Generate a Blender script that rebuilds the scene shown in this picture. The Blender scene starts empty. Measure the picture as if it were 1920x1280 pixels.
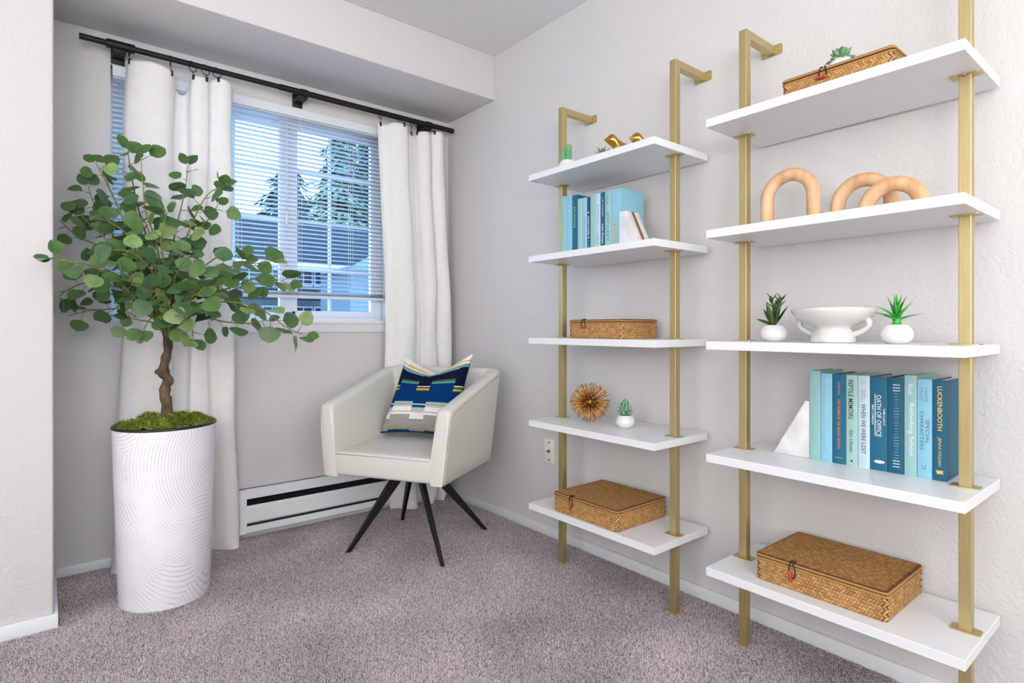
import bpy, bmesh, math, random
from mathutils import Vector, Matrix, Euler
from math import sin, cos, pi, radians, sqrt
R = random.Random(7)
SC = bpy.context.scene
COL = SC.collection

# ------------------------------------------------------------------ camera
cam_d = bpy.data.cameras.new('camera')
cam = bpy.data.objects.new('camera', cam_d)
COL.objects.link(cam)
cam_d.sensor_width = 36.0
cam_d.lens = 36.0 * 1078.66 / 1920.0
cam_d.shift_y = -(640 - 614.38) / 1920.0
cam_d.clip_start = 0.05
cam.location = (-1.860, -2.892, 0.9876)
cam.rotation_euler = (pi / 2, 0, -0.68186)
SC.camera = cam

# ------------------------------------------------------------------ sky, lights, exposure
SC.view_settings.view_transform = 'Standard'
SC.view_settings.look = 'None'
SC.view_settings.gamma = 1.0
SC.view_settings.use_curve_mapping = False
SC.view_settings.exposure = -0.09
world = bpy.data.worlds.new('sky')
SC.world = world
world.use_nodes = True
wn = world.node_tree.nodes
wl = world.node_tree.links
bg = wn['Background']
tc = wn.new('ShaderNodeTexCoord')
sx = wn.new('ShaderNodeSeparateXYZ')
rp = wn.new('ShaderNodeValToRGB')
wl.new(tc.outputs['Generated'], sx.inputs[0])
wl.new(sx.outputs['Z'], rp.inputs[0])
rp.color_ramp.elements[0].position = 0.0
rp.color_ramp.elements[0].color = (0.46, 0.72, 1.0, 1)
rp.color_ramp.elements[1].position = 0.8
rp.color_ramp.elements[1].color = (0.24, 0.52, 1.0, 1)
wl.new(rp.outputs[0], bg.inputs[0])
bg.inputs[1].default_value = 6.5

def area(name, loc, target, sx_, sy_, power, col=(1, 1, 1)):
    d = bpy.data.lights.new(name, 'AREA')
    d.shape = 'RECTANGLE'
    d.size, d.size_y = sx_, sy_
    d.energy = power
    d.color = col
    o = bpy.data.objects.new(name, d)
    COL.objects.link(o)
    o.location = loc
    o.rotation_euler = (Vector(target) - Vector(loc)).to_track_quat('-Z', 'Y').to_euler()
    return o
# unseen area lamps added as fill, at the side, ceiling and rear
area('side_fill', (-4.3, -3.3, 1.45), (0, -2.6, 1.1), 2.4, 1.8, 58, (0.985, 0.992, 1.0))
area('upward_fill', (-2.6, -3.9, 1.35), (-2.4, -3.3, 2.43), .7, .7, 44, (1.0, 0.995, 0.99))
area('ceiling_fill', (-2.5, -3.5, 2.40), (-2.3, -3.0, 0), 2.6, 2.2, 20, (1.0, 0.995, 0.99))
area('rear_fill', (-1.75, -4.85, 1.55), (-1.2, 0, 1.1), 2.6, 1.8, 57, (0.985, 0.992, 1.0))

# ------------------------------------------------------------------ helpers
def lin(c):
    return tuple(((v / 255.0) / 12.92 if v <= 10 else (((v / 255.0) + 0.055) / 1.055) ** 2.4) for v in c)

def mat(name, rgb, rough=0.5, metal=0.0, var=0.0, vscale=8.0, bump=0.0, bscale=60.0, bdist=0.002,
        spec=0.5, coat=0.0, stretch=None, rgb2=None, detail=4.0, translucent=0.0, random_hue=0.0, attr=None):
    m = bpy.data.materials.new(name)
    m.use_nodes = True
    nt = m.node_tree
    N, L = nt.nodes, nt.links
    b = N['Principled BSDF']
    c = lin(rgb)
    b.inputs['Base Color'].default_value = (*c, 1)
    b.inputs['Roughness'].default_value = rough
    b.inputs['Metallic'].default_value = metal
    b.inputs['Specular IOR Level'].default_value = spec
    if coat:
        b.inputs['Coat Weight'].default_value = coat
        b.inputs['Coat Roughness'].default_value = 0.1
    co = N.new('ShaderNodeTexCoord')
    src = co.outputs['Object']
    if stretch:
        mp = N.new('ShaderNodeMapping')
        mp.inputs['Scale'].default_value = stretch
        L.new(src, mp.inputs[0])
        src = mp.outputs[0]
    colout = None
    if var or rgb2:
        nz = N.new('ShaderNodeTexNoise')
        nz.inputs['Scale'].default_value = vscale
        nz.inputs['Detail'].default_value = detail
        L.new(src, nz.inputs['Vector'])
        cr = N.new('ShaderNodeValToRGB')
        cr.color_ramp.elements[0].position = 0.32
        cr.color_ramp.elements[1].position = 0.68
        if rgb2:
            a, d = c, lin(rgb2)
        else:
            a = tuple(v * (1 - var) for v in c)
            d = tuple(min(1, v * (1 + var)) for v in c)
        cr.color_ramp.elements[0].color = (*a, 1)
        cr.color_ramp.elements[1].color = (*d, 1)
        L.new(nz.outputs['Fac'], cr.inputs[0])
        colout = cr.outputs[0]
    if attr:
        at = N.new('ShaderNodeAttribute')
        at.attribute_name = attr
        colout2 = at.outputs['Color']
        if colout is not None:
            mx = N.new('ShaderNodeMix')
            mx.data_type = 'RGBA'
            mx.blend_type = 'MULTIPLY'
            mx.inputs[0].default_value = 1.0
            L.new(colout, mx.inputs[6]); L.new(colout2, mx.inputs[7])
            colout = mx.outputs[2]
        else:
            colout = colout2
    if random_hue:
        oi = N.new('ShaderNodeObjectInfo')
        hs = N.new('ShaderNodeHueSaturation')
        mr = N.new('ShaderNodeMapRange')
        mr.inputs[3].default_value = 1 - random_hue
        mr.inputs[4].default_value = 1 + random_hue
        L.new(oi.outputs['Random'], mr.inputs[0])
        L.new(mr.outputs[0], hs.inputs['Value'])
        if colout is not None:
            L.new(colout, hs.inputs['Color'])
        else:
            hs.inputs['Color'].default_value = (*c, 1)
        colout = hs.outputs[0]
    if colout is not None:
        L.new(colout, b.inputs['Base Color'])
    if bump:
        n2 = N.new('ShaderNodeTexNoise')
        n2.inputs['Scale'].default_value = bscale
        n2.inputs['Detail'].default_value = 3.0
        L.new(src, n2.inputs['Vector'])
        bp = N.new('ShaderNodeBump')
        bp.inputs['Strength'].default_value = bump
        bp.inputs['Distance'].default_value = bdist
        L.new(n2.outputs['Fac'], bp.inputs['Height'])
        L.new(bp.outputs[0], b.inputs['Normal'])
    if translucent:
        tr = N.new('ShaderNodeBsdfTranslucent')
        tr.inputs[0].default_value = (*c, 1)
        if colout is not None:
            L.new(colout, tr.inputs[0])
        ms = N.new('ShaderNodeMixShader')
        ms.inputs[0].default_value = translucent
        L.new(b.outputs[0], ms.inputs[1]); L.new(tr.outputs[0], ms.inputs[2])
        L.new(ms.outputs[0], N['Material Output'].inputs[0])
    return m

class MB:
    def __init__(s):
        s.bm = bmesh.new()
        s.cols = {}
    def quad(s, *pts, mi=0):
        f = s.bm.faces.new([s.bm.verts.new(p) for p in pts]); f.material_index = mi
        return f
    def box(s, x0, x1, y0, y1, z0, z1, bev=0.0, seg=2, mi=0, M=None):
        before = set(s.bm.faces)
        r = bmesh.ops.create_cube(s.bm, size=1.0)
        vs = r['verts']
        for v in vs:
            v.co = Vector(((x0 + x1) / 2 + v.co.x * (x1 - x0), (y0 + y1) / 2 + v.co.y * (y1 - y0), (z0 + z1) / 2 + v.co.z * (z1 - z0)))
        if bev:
            es = list({e for v in vs for e in v.link_edges})
            bmesh.ops.bevel(s.bm, geom=es, offset=bev, segments=seg, profile=0.5, affect='EDGES')
        new = [f for f in s.bm.faces if f not in before]
        for f in new: f.material_index = mi
        if M is not None:
            bmesh.ops.transform(s.bm, matrix=M, verts=list({v for f in new for v in f.verts}))
        return new
    def tube(s, pts, rad, n=8, closed=False, caps=True, mi=0):
        pts = [Vector(p) for p in pts]
        m = len(pts)
        rads = rad if isinstance(rad, (list, tuple)) else [rad] * m
        rings = []
        up = Vector((0, 0, 1))
        prev = None
        for i, p in enumerate(pts):
            if closed:
                t = pts[(i + 1) % m] - pts[i - 1]
            else:
                t = pts[min(i + 1, m - 1)] - pts[max(i - 1, 0)]
            if t.length < 1e-9: t = Vector((0, 0, 1))
            t.normalize()
            if prev is None:
                a = t.cross(up)
                if a.length < 1e-3: a = t.cross(Vector((1, 0, 0)))
            else:
                a = prev - t * prev.dot(t)
                if a.length < 1e-6: a = t.cross(up)
            a.normalize(); prev = a
            b = t.cross(a)
            rings.append([s.bm.verts.new(p + (a * cos(2 * pi * k / n) + b * sin(2 * pi * k / n)) * rads[i]) for k in range(n)])
        last = m if closed else m - 1
        for i in range(last):
            A, B = rings[i], rings[(i + 1) % m]
            for k in range(n):
                f = s.bm.faces.new((A[k], A[(k + 1) % n], B[(k + 1) % n], B[k])); f.material_index = mi; f.smooth = True
        if caps and not closed:
            f = s.bm.faces.new(rings[0][::-1]); f.material_index = mi
            f = s.bm.faces.new(rings[-1]); f.material_index = mi
    def lathe(s, prof, c=(0, 0, 0), n=32, mi=0, sx=1.0, sy=1.0, cap=True):
        rings = []
        for r, z in prof:
            rings.append([s.bm.verts.new((c[0] + r * cos(2 * pi * k / n) * sx, c[1] + r * sin(2 * pi * k / n) * sy, c[2] + z)) for k in range(n)])
        for A, B in zip(rings, rings[1:]):
            for k in range(n):
                f = s.bm.faces.new((A[k], A[(k + 1) % n], B[(k + 1) % n], B[k])); f.material_index = mi; f.smooth = True
        if cap:
            s.bm.faces.new(rings[0][::-1]).material_index = mi
            s.bm.faces.new(rings[-1]).material_index = mi
    def prism(s, poly, axis, a, b, bev=0.0, mi=0):
        """poly: 2D list, extruded along axis ('x','y','z') from a to b"""
        def P(p, t):
            return {'x': (t, p[0], p[1]), 'y': (p[0], t, p[1]), 'z': (p[0], p[1], t)}[axis]
        A = [s.bm.verts.new(P(p, a)) for p in poly]
        B = [s.bm.verts.new(P(p, b)) for p in poly]
        n = len(poly)
        fs = [s.bm.faces.new(A[::-1]), s.bm.faces.new(B)]
        for k in range(n):
            fs.append(s.bm.faces.new((A[k], A[(k + 1) % n], B[(k + 1) % n], B[k])))
        for f in fs: f.material_index = mi
        if bev:
            es = list({e for f in fs for e in f.edges})
            bmesh.ops.bevel(s.bm, geom=es, offset=bev, segments=2, profile=0.5, affect='EDGES')
    def grid(s, fn, nu, nv, mi=0):
        V = [[s.bm.verts.new(fn(i / nu, j / nv)) for i in range(nu + 1)] for j in range(nv + 1)]
        for j in range(nv):
            for i in range(nu):
                f = s.bm.faces.new((V[j][i], V[j][i + 1], V[j + 1][i + 1], V[j + 1][i])); f.smooth = True; f.material_index = mi
    def sphere(s, c, r, u=16, v=10, sc=(1, 1, 1), mi=0):
        M = Matrix.Translation(c) @ Matrix.Diagonal((*sc, 1))
        r_ = bmesh.ops.create_uvsphere(s.bm, u_segments=u, v_segments=v, radius=r, matrix=M)
        for f in {f for x in r_['verts'] for f in x.link_faces}: f.smooth = True; f.material_index = mi

def finish(mb, name, mats, parent=None, smooth=None, fix=True):
    if fix:
        bmesh.ops.recalc_face_normals(mb.bm, faces=mb.bm.faces[:])
    me = bpy.data.meshes.new(name)
    mb.bm.to_mesh(me)
    mb.bm.free()
    for m in (mats if isinstance(mats, (list, tuple)) else [mats]):
        me.materials.append(m)
    if smooth is not None:
        for p in me.polygons: p.use_smooth = True
        me.set_sharp_from_angle(angle=radians(smooth))
    o = bpy.data.objects.new(name, me)
    COL.objects.link(o)
    if parent is not None:
        o.parent = parent
    return o

def tag(o, label=None, cat=None, group=None, kind=None):
    if label: o['label'] = label
    if cat: o['category'] = cat
    if group: o['group'] = group
    if kind: o['kind'] = kind
    return o

def thing(name, label, cat, loc, rz=0.0, group=None):
    o = bpy.data.objects.new(name, None)
    o.empty_display_size = 0.05
    COL.objects.link(o)
    o.location = loc
    o.rotation_euler = (0, 0, rz)
    o['_m'] = 1
    del o['_m']
    return tag(o, label, cat, group)

def local(root):
    return (Matrix.Translation(root.location) @ root.rotation_euler.to_matrix().to_4x4()).inverted()

def part(mb, name, mats, root, top=None, world=True, smooth=None, label=None, kind=None, fix=True):
    """a mesh child; coordinates are given in the world (world=True) or in the root's frame"""
    if world:
        bmesh.ops.transform(mb.bm, matrix=local(root), verts=mb.bm.verts[:])
    o = finish(mb, name, mats, top or root, smooth, fix)
    return tag(o, label, kind=kind)

def struct(mb, name, mats, parent=None, smooth=None, label=None):
    o = finish(mb, name, mats, parent, smooth)
    if parent is None: o['kind'] = 'structure'
    if label: o['label'] = label
    return o

# ------------------------------------------------------------------ materials
def wall_material(name, rgb, bump=0.32):
    m = mat(name, rgb, rough=0.75, spec=0.25, bump=bump, bscale=80, bdist=0.005, var=0.012, vscale=1.5)
    return m
M_wall = wall_material('orange_peel_wall_paint', (212, 210, 209), .5)
M_ceil = wall_material('ceiling_paint', (228, 228, 227), 0.5)
M_trim = mat('white_trim_paint', (232, 235, 238), 0.4)
M_vinyl = mat('white_vinyl', (224, 229, 236), 0.35)
M_shelf = mat('white_laminate', (229, 231, 234), 0.32, bump=0.03, bscale=400, bdist=0.0005)
M_gold = mat('brushed_gold', (197, 179, 130), 0.39, metal=0.82, var=0.05, vscale=30, stretch=(6, 6, .4), bump=.04, bscale=200, bdist=.0004)
M_goldpol = mat('polished_gold', (200, 150, 78), 0.14, metal=1.0, var=0.03)
M_goldspike = mat('antique_gold_wire', (206, 152, 84), 0.28, metal=0.8, var=0.3, vscale=60)
M_black = mat('matte_black_metal', (13, 13, 14), 0.5, metal=0.0, spec=0.4, bump=.02, bscale=300)
M_leather = mat('off_white_leather', (214, 213, 205), 0.42, var=0.015, vscale=4, bump=0.10, bscale=420, bdist=0.0006)
M_piping = mat('leather_piping', (186, 184, 176), 0.45, var=0.02)
M_linen = mat('white_linen', (249, 248, 246), 0.85, spec=0.1, var=0.02, vscale=40, bump=0.12, bscale=240, bdist=0.0008, translucent=0.22)
M_slat = mat('blind_slat', (238, 240, 244), 0.4, translucent=0.30)
M_cord = mat('blind_cord', (235, 236, 238), 0.8)
M_ceramic = mat('white_ceramic', (226, 225, 223), 0.22, coat=0.3, var=0.008)
M_bowl = mat('glazed_stoneware', (212, 211, 207), 0.25, coat=0.4, bump=0.25, bscale=22, bdist=0.004, var=0.02, vscale=12)
M_marble = mat('white_marble', (236, 235, 234), 0.25, rgb2=(196, 194, 196), vscale=10, detail=8)
M_walnut = mat('walnut_wood', (142, 88, 58), 0.5, var=0.18, vscale=20, stretch=(3, 3, 18))
M_lightwood = mat('light_wood', (202, 152, 110), 0.5, rgb2=(224, 186, 146), vscale=14, stretch=(3, 3, .6), bump=.05, bscale=90)
M_pages = mat('book_pages', (226, 214, 190), 0.8, var=0.06, vscale=300)
M_soil = mat('potting_gravel', (176, 142, 110), 0.9, var=0.35, vscale=200, bump=.5, bscale=300)
M_bark = mat('bark', (40, 34, 28), 0.8, rgb2=(108, 90, 72), vscale=42, bump=0.7, bscale=70, bdist=0.004, stretch=(1, 1, .5))
M_twig = mat('green_twig', (128, 138, 62), 0.6, rgb2=(104, 92, 60), vscale=9)
M_moss = mat('moss', (84, 108, 26), 0.9, rgb2=(134, 156, 48), vscale=30, bump=.4)
M_moss2 = mat('moss_tips', (122, 152, 36), 0.9, rgb2=(164, 164, 76), vscale=22)
M_rimblack = mat('black_planter_liner', (30, 32, 34), 0.35)
M_dark = mat('dark_fins', (46, 48, 52), 0.5, var=.2, vscale=40)
M_strand = mat('seagrass_strand', (255, 255, 255), 0.62, var=0.10, vscale=120, attr='tint', spec=.3)
M_core = mat('basket_shadow_core', (104, 66, 32), 0.8, var=.2, vscale=60)
M_rope = mat('black_cord', (22, 20, 20), 0.7)
M_toggle = mat('red_wood_toggle', (196, 64, 34), 0.35, var=.15, vscale=60)
M_plate = mat('ivory_plastic', (236, 235, 230), 0.4)
M_brass = mat('coax_brass', (150, 130, 84), 0.3, metal=1)

# carpet: two-tone twisted pile, grain of about 3 mm
M_carpet = bpy.data.materials.new('mauve_carpet')
M_carpet.use_nodes = True
_nt = M_carpet.node_tree
_N, _L = _nt.nodes, _nt.links
_b = _N['Principled BSDF']
_b.inputs['Roughness'].default_value = 0.95
_b.inputs['Specular IOR Level'].default_value = 0.05
_co = _N.new('ShaderNodeTexCoord')
_n1 = _N.new('ShaderNodeTexNoise'); _n1.inputs['Scale'].default_value = 260; _n1.inputs['Detail'].default_value = 2.0; _n1.inputs['Roughness'].default_value = .65
_n2 = _N.new('ShaderNodeTexNoise'); _n2.inputs['Scale'].default_value = 4.5; _n2.inputs['Detail'].default_value = 3
_n3 = _N.new('ShaderNodeTexVoronoi'); _n3.inputs['Scale'].default_value = 230
_mpc = _N.new('ShaderNodeMapping'); _mpc.inputs['Rotation'].default_value = (0, 0, .6); _mpc.inputs['Scale'].default_value = (1.1, 1, 1)
for _x in (_n1, _n3): _L.new(_co.outputs['Object'], _x.inputs['Vector'])
_L.new(_co.outputs['Object'], _mpc.inputs[0]); _L.new(_mpc.outputs[0], _n2.inputs['Vector'])
_r1 = _N.new('ShaderNodeValToRGB')
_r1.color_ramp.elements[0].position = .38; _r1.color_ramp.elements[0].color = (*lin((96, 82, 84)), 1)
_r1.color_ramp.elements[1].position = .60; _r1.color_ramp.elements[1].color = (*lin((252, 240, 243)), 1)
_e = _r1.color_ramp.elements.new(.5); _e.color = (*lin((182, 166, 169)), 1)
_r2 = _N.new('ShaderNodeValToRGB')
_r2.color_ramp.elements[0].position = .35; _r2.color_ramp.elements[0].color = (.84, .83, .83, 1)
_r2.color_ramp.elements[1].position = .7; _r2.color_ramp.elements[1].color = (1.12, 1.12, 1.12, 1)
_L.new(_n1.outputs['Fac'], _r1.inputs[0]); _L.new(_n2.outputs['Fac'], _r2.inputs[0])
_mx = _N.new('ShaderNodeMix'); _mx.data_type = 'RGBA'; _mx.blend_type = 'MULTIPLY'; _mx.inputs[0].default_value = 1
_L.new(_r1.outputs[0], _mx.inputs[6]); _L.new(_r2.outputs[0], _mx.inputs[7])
_L.new(_mx.outputs[2], _b.inputs['Base Color'])
_ma = _N.new('ShaderNodeMath'); _ma.operation = 'SUBTRACT'
_L.new(_n1.outputs['Fac'], _ma.inputs[0]); _L.new(_n3.outputs['Distance'], _ma.inputs[1])
_bp = _N.new('ShaderNodeBump'); _bp.inputs['Strength'].default_value = .9; _bp.inputs['Distance'].default_value = .006
_L.new(_ma.outputs[0], _bp.inputs['Height']); _L.new(_bp.outputs[0], _b.inputs['Normal'])

M_pile = bpy.data.materials.new('carpet_yarn')
M_pile.use_nodes = True
_N, _L = M_pile.node_tree.nodes, M_pile.node_tree.links
_b = _N['Principled BSDF']; _b.inputs['Roughness'].default_value = .9; _b.inputs['Specular IOR Level'].default_value = .1
_at = _N.new('ShaderNodeAttribute'); _at.attribute_name = 'yarn'
_L.new(_at.outputs['Color'], _b.inputs['Base Color'])

# planter: white plaster with combed arcs
M_planter = bpy.data.materials.new('combed_white_plaster')
M_planter.use_nodes = True
_N, _L = M_planter.node_tree.nodes, M_planter.node_tree.links
_b = _N['Principled BSDF']
_b.inputs['Roughness'].default_value = .6
_co = _N.new('ShaderNodeTexCoord')
_nz = _N.new('ShaderNodeTexNoise'); _nz.inputs['Scale'].default_value = 4; _nz.inputs['Detail'].default_value = 1
_L.new(_co.outputs['Object'], _nz.inputs['Vector'])
_wp = _N.new('ShaderNodeVectorMath'); _wp.operation = 'MULTIPLY_ADD'; _wp.inputs[1].default_value = (.3, .3, .3)
_L.new(_nz.outputs['Color'], _wp.inputs[0]); _L.new(_co.outputs['Object'], _wp.inputs[2])
_v = _N.new('ShaderNodeTexVoronoi'); _v.inputs['Scale'].default_value = 3.6
_L.new(_wp.outputs[0], _v.inputs['Vector'])
_ad = _N.new('ShaderNodeVectorMath'); _ad.operation = 'MULTIPLY_ADD'; _ad.inputs[1].default_value = (1.5, 1.5, 1.5)
_L.new(_v.outputs['Color'], _ad.inputs[0]); _L.new(_co.outputs['Object'], _ad.inputs[2])
_of = _N.new('ShaderNodeVectorMath'); _of.operation = 'SUBTRACT'; _of.inputs[1].default_value = (.75, .75, .95)
_L.new(_ad.outputs[0], _of.inputs[0])
_w = _N.new('ShaderNodeTexWave'); _w.wave_type = 'RINGS'; _w.rings_direction = 'SPHERICAL'
_w.inputs['Scale'].default_value = 32; _w.inputs['Distortion'].default_value = 1.4; _w.inputs['Detail'].default_value = 3; _w.inputs['Detail Scale'].default_value = .6
_L.new(_of.outputs[0], _w.inputs['Vector'])
_rr = _N.new('ShaderNodeValToRGB')
_rr.color_ramp.elements[0].position = .0; _rr.color_ramp.elements[0].color = (*lin((208, 208, 215)), 1)
_rr.color_ramp.elements[1].position = .30; _rr.color_ramp.elements[1].color = (*lin((236, 236, 241)), 1)
_L.new(_w.outputs['Color'], _rr.inputs[0])
_n5 = _N.new('ShaderNodeTexNoise'); _n5.inputs['Scale'].default_value = 11; _n5.inputs['Detail'].default_value = 3
_L.new(_co.outputs['Object'], _n5.inputs['Vector'])
_r5 = _N.new('ShaderNodeValToRGB'); _r5.color_ramp.elements[0].position = .34; _r5.color_ramp.elements[1].position = .55
_L.new(_n5.outputs['Fac'], _r5.inputs[0])
_m5 = _N.new('ShaderNodeMix'); _m5.data_type = 'RGBA'; _m5.inputs[6].default_value = (*lin((236, 236, 241)), 1)
_L.new(_r5.outputs[0], _m5.inputs[0]); _L.new(_rr.outputs[0], _m5.inputs[7]); _L.new(_m5.outputs[2], _b.inputs['Base Color'])
_bp = _N.new('ShaderNodeBump'); _bp.inputs['Strength'].default_value = .45; _bp.inputs['Distance'].default_value = .003
_L.new(_m5.outputs[2], _bp.inputs['Height']); _L.new(_bp.outputs[0], _b.inputs['Normal'])

# window glass: thin, clear, faintly tinted
M_glass = bpy.data.materials.new('window_glass')
M_glass.use_nodes = True
_N, _L = M_glass.node_tree.nodes, M_glass.node_tree.links
_t = _N.new('ShaderNodeBsdfTransparent'); _t.inputs[0].default_value = (.93, .96, .98, 1)
_g = _N.new('ShaderNodeBsdfGlossy'); _g.inputs['Roughness'].default_value = .02
_m = _N.new('ShaderNodeMixShader'); _fr = _N.new('ShaderNodeFresnel'); _fr.inputs[0].default_value = 1.45
_L.new(_fr.outputs[0], _m.inputs[0]); _L.new(_t.outputs[0], _m.inputs[1]); _L.new(_g.outputs[0], _m.inputs[2])
_L.new(_m.outputs[0], _N['Material Output'].inputs[0])

# ================================================================== ROOM
CEIL = 2.432
WX0, WX1, WZ0, WZ1 = -1.650, -0.405, 1.012, 2.076       # window opening
XL, YB = -4.7, -5.0
PX, PY = -1.838, -0.473                                  # corner of the boxed-out wall at the left
mb = MB(); mb.box(XL - .1, .1, YB - .1, .16, -.1, 0.0)
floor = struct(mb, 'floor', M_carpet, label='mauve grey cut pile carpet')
def carpet_pile():
    import numpy as np
    g = np.random.default_rng(5)
    sp = .0031
    xs = np.arange(-2.10, -.012, sp); ys = np.arange(-2.32, -.012, sp)
    X, Y = np.meshgrid(xs, ys)
    X = X.ravel() + g.uniform(-.5, .5, X.size) * sp; Y = Y.ravel() + g.uniform(-.5, .5, X.size) * sp
    keep = ~((X < PX + .014) & (Y > PY - .015)) & (np.hypot(X + 1.513, Y + .429) > .1445)
    keep &= (Y < -.013) & (X < -.014)
    keep &= Y > -.752 - .812 * (X + 1.957) - .15
    X, Y = X[keep], Y[keep]
    n = X.size
    f = np.zeros(n)                                            # brushed patches of pile
    for k in range(9):
        a = g.uniform(0, 6.28); w = g.uniform(5, 22); p = g.uniform(0, 6.28)
        f += np.sin(w * (X * np.cos(a) + Y * np.sin(a)) + p + 1.6 * np.sin(4 * X + 3 * Y + k)) / (1 + w * .06)
    f = f / np.abs(f).max()
    lean = g.uniform(0, 6.28, n)
    tilt = g.uniform(.0, .0052, n)
    h = g.uniform(.0055, .0085, n) + .0012 * f
    dx, dy = tilt * np.cos(lean) + .0016 * f, tilt * np.sin(lean) - .0010 * f
    V = np.zeros((n, 4, 3), np.float32)
    ph = g.uniform(0, 6.28, n)
    for k in range(3):
        V[:, k, 0] = X + dx * .3 + .0021 * np.cos(ph + k * 2.0944); V[:, k, 1] = Y + dy * .3 + .0021 * np.sin(ph + k * 2.0944); V[:, k, 2] = .0012
    V[:, 3, 0] = X + dx; V[:, 3, 1] = Y + dy; V[:, 3, 2] = h
    V[..., 0] = np.minimum(V[..., 0], -.0135)
    base = np.arange(n)[:, None, None] * 4
    F = (base + np.array([[0, 1, 3], [1, 2, 3], [2, 0, 3]])[None]).reshape(-1, 3)
    me = bpy.data.meshes.new('carpet_pile')
    me.vertices.add(n * 4); me.vertices.foreach_set('co', V.ravel())
    me.loops.add(F.size); me.loops.foreach_set('vertex_index', F.ravel().astype(np.int32))
    me.polygons.add(len(F)); me.polygons.foreach_set('loop_start', np.arange(0, F.size, 3, dtype=np.int32))
    pal = np.array([lin(c) for c in ((146, 131, 133), (205, 189, 191), (234, 222, 225), (254, 247, 250), (216, 199, 202))])
    idx = g.choice(5, n, p=[.16, .30, .24, .10, .20])
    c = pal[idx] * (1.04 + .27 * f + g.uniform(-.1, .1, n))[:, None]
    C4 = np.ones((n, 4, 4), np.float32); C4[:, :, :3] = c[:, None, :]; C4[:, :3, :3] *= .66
    at = me.color_attributes.new('yarn', 'FLOAT_COLOR', 'POINT'); at.data.foreach_set('color', C4.ravel())
    me.update(calc_edges=True); me.validate()
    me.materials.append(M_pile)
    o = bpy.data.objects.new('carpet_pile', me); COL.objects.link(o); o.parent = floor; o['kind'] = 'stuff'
    return n
carpet_pile()
mb = MB(); mb.box(XL - .1, .1, YB - .1, .16, CEIL, CEIL + .1)
struct(mb, 'ceiling', M_ceil)
mb = MB(); mb.box(0, .12, YB - .1, .16, 0, CEIL)
struct(mb, 'wall_right', M_wall)
mb = MB()
mb.box(PX - .05, WX0, 0, .14, 0, CEIL); mb.box(WX1, 0, 0, .14, 0, CEIL)
mb.box(WX0, WX1, 0, .14, 0, WZ0); mb.box(WX0, WX1, 0, .14, WZ1, CEIL)
struct(mb, 'wall_back', M_wall, label='window wall')
mb = MB(); mb.box(XL, PX, PY, .14, 0, CEIL, bev=.008, seg=3)
struct(mb, 'wall_left', M_wall, smooth=50, label='boxed-out wall at the left')
mb = MB(); mb.box(PX - .01, 0, -.456, 0, 2.199, CEIL, bev=.003, seg=2)
struct(mb, 'trim_1', M_wall, smooth=50, label='dropped soffit above the window')
mb = MB(); mb.box(XL - .12, XL, YB - .1, .16, 0, CEIL)
struct(mb, 'wall_side', M_wall)
mb = MB(); mb.box(XL, 0, YB - .12, YB, 0, CEIL)
struct(mb, 'wall_front', M_wall)
def baseboard(name, x0, x1, y0, y1, h=.05):
    mb = MB(); mb.box(x0, x1, y0, y1, 0, h, bev=.003)
    struct(mb, name, M_trim, smooth=40)
baseboard('baseboard_right', -.013, 0, YB, -.0, .047)
baseboard('baseboard_back', PX, -1.19, -.012, 0, .042)
baseboard('baseboard_left', XL, PX + .012, PY - .013, PY, .05)
baseboard('baseboard_side', PX, PX + .012, PY, -.0, .05)

# ------------------------------------------------------------------ window
win = bpy.data.objects.new('window_1', None); COL.objects.link(win); win.location = (-1.03, .08, WZ0)
win['kind'] = 'structure'
def wpart(mb, name, m, top=None, smooth=None, label=None): return part(mb, name, m, win, top, True, smooth, label)
F0, F1 = .055, .115
mb = MB()
mb.box(WX0, WX0 + .03, F0, F1, WZ0, WZ1, bev=.003); mb.box(WX1 - .03, WX1, F0, F1, WZ0, WZ1, bev=.003)
mb.box(WX0 + .03, WX1 - .03, F0, F1, WZ1 - .05, WZ1, bev=.003); mb.box(WX0 + .03, WX1 - .03, F0, F1, WZ0, WZ0 + .032, bev=.003)
wpart(mb, 'window_frame', M_vinyl)
def sash(x0, x1, y0, ncol, zb, zt, st):
    y1 = y0 + .028
    mb = MB()
    mb.box(x0, x0 + st, y0, y1, zb, zt, bev=.003); mb.box(x1 - st, x1, y0, y1, zb, zt, bev=.003)
    mb.box(x0 + st, x1 - st, y0, y1, zb, zb + .03, bev=.003); mb.box(x0 + st, x1 - st, y0, y1, zt - .035, zt, bev=.003)
    s = wpart(mb, 'sash', M_vinyl)
    gx0, gx1, gz0, gz1 = x0 + st, x1 - st, zb + .03, zt - .035
    ym = (y0 + y1) / 2
    for k in range(1, ncol):
        x = gx0 + (gx1 - gx0) * k / ncol
        mb = MB(); mb.box(x - .008, x + .008, ym - .006, ym + .006, gz0, gz1, bev=.002); wpart(mb, 'muntin', M_vinyl, s)
    for z in (1.284, 1.533, 1.782):
        mb = MB(); mb.box(gx0, gx1, ym - .005, ym + .005, z - .008, z + .008, bev=.002); wpart(mb, 'muntin', M_vinyl, s)
    mb = MB(); mb.quad((gx0, ym, gz0), (gx1, ym, gz0), (gx1, ym, gz1), (gx0, ym, gz1)); wpart(mb, 'glass_pane', M_glass, s)
    return s
sash(WX0 + .03, -.915, .085, 3, WZ0 + .032, WZ1 - .05, .024)
s2 = sash(-.955, WX1 - .03, .056, 2, WZ0 + .032, WZ1 - .05, .034)
mb = MB(); mb.box(-.925, -.87, .050, .056, WZ0 + .032, WZ1 - .05, bev=.002); wpart(mb, 'meeting_stile', M_vinyl)
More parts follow.
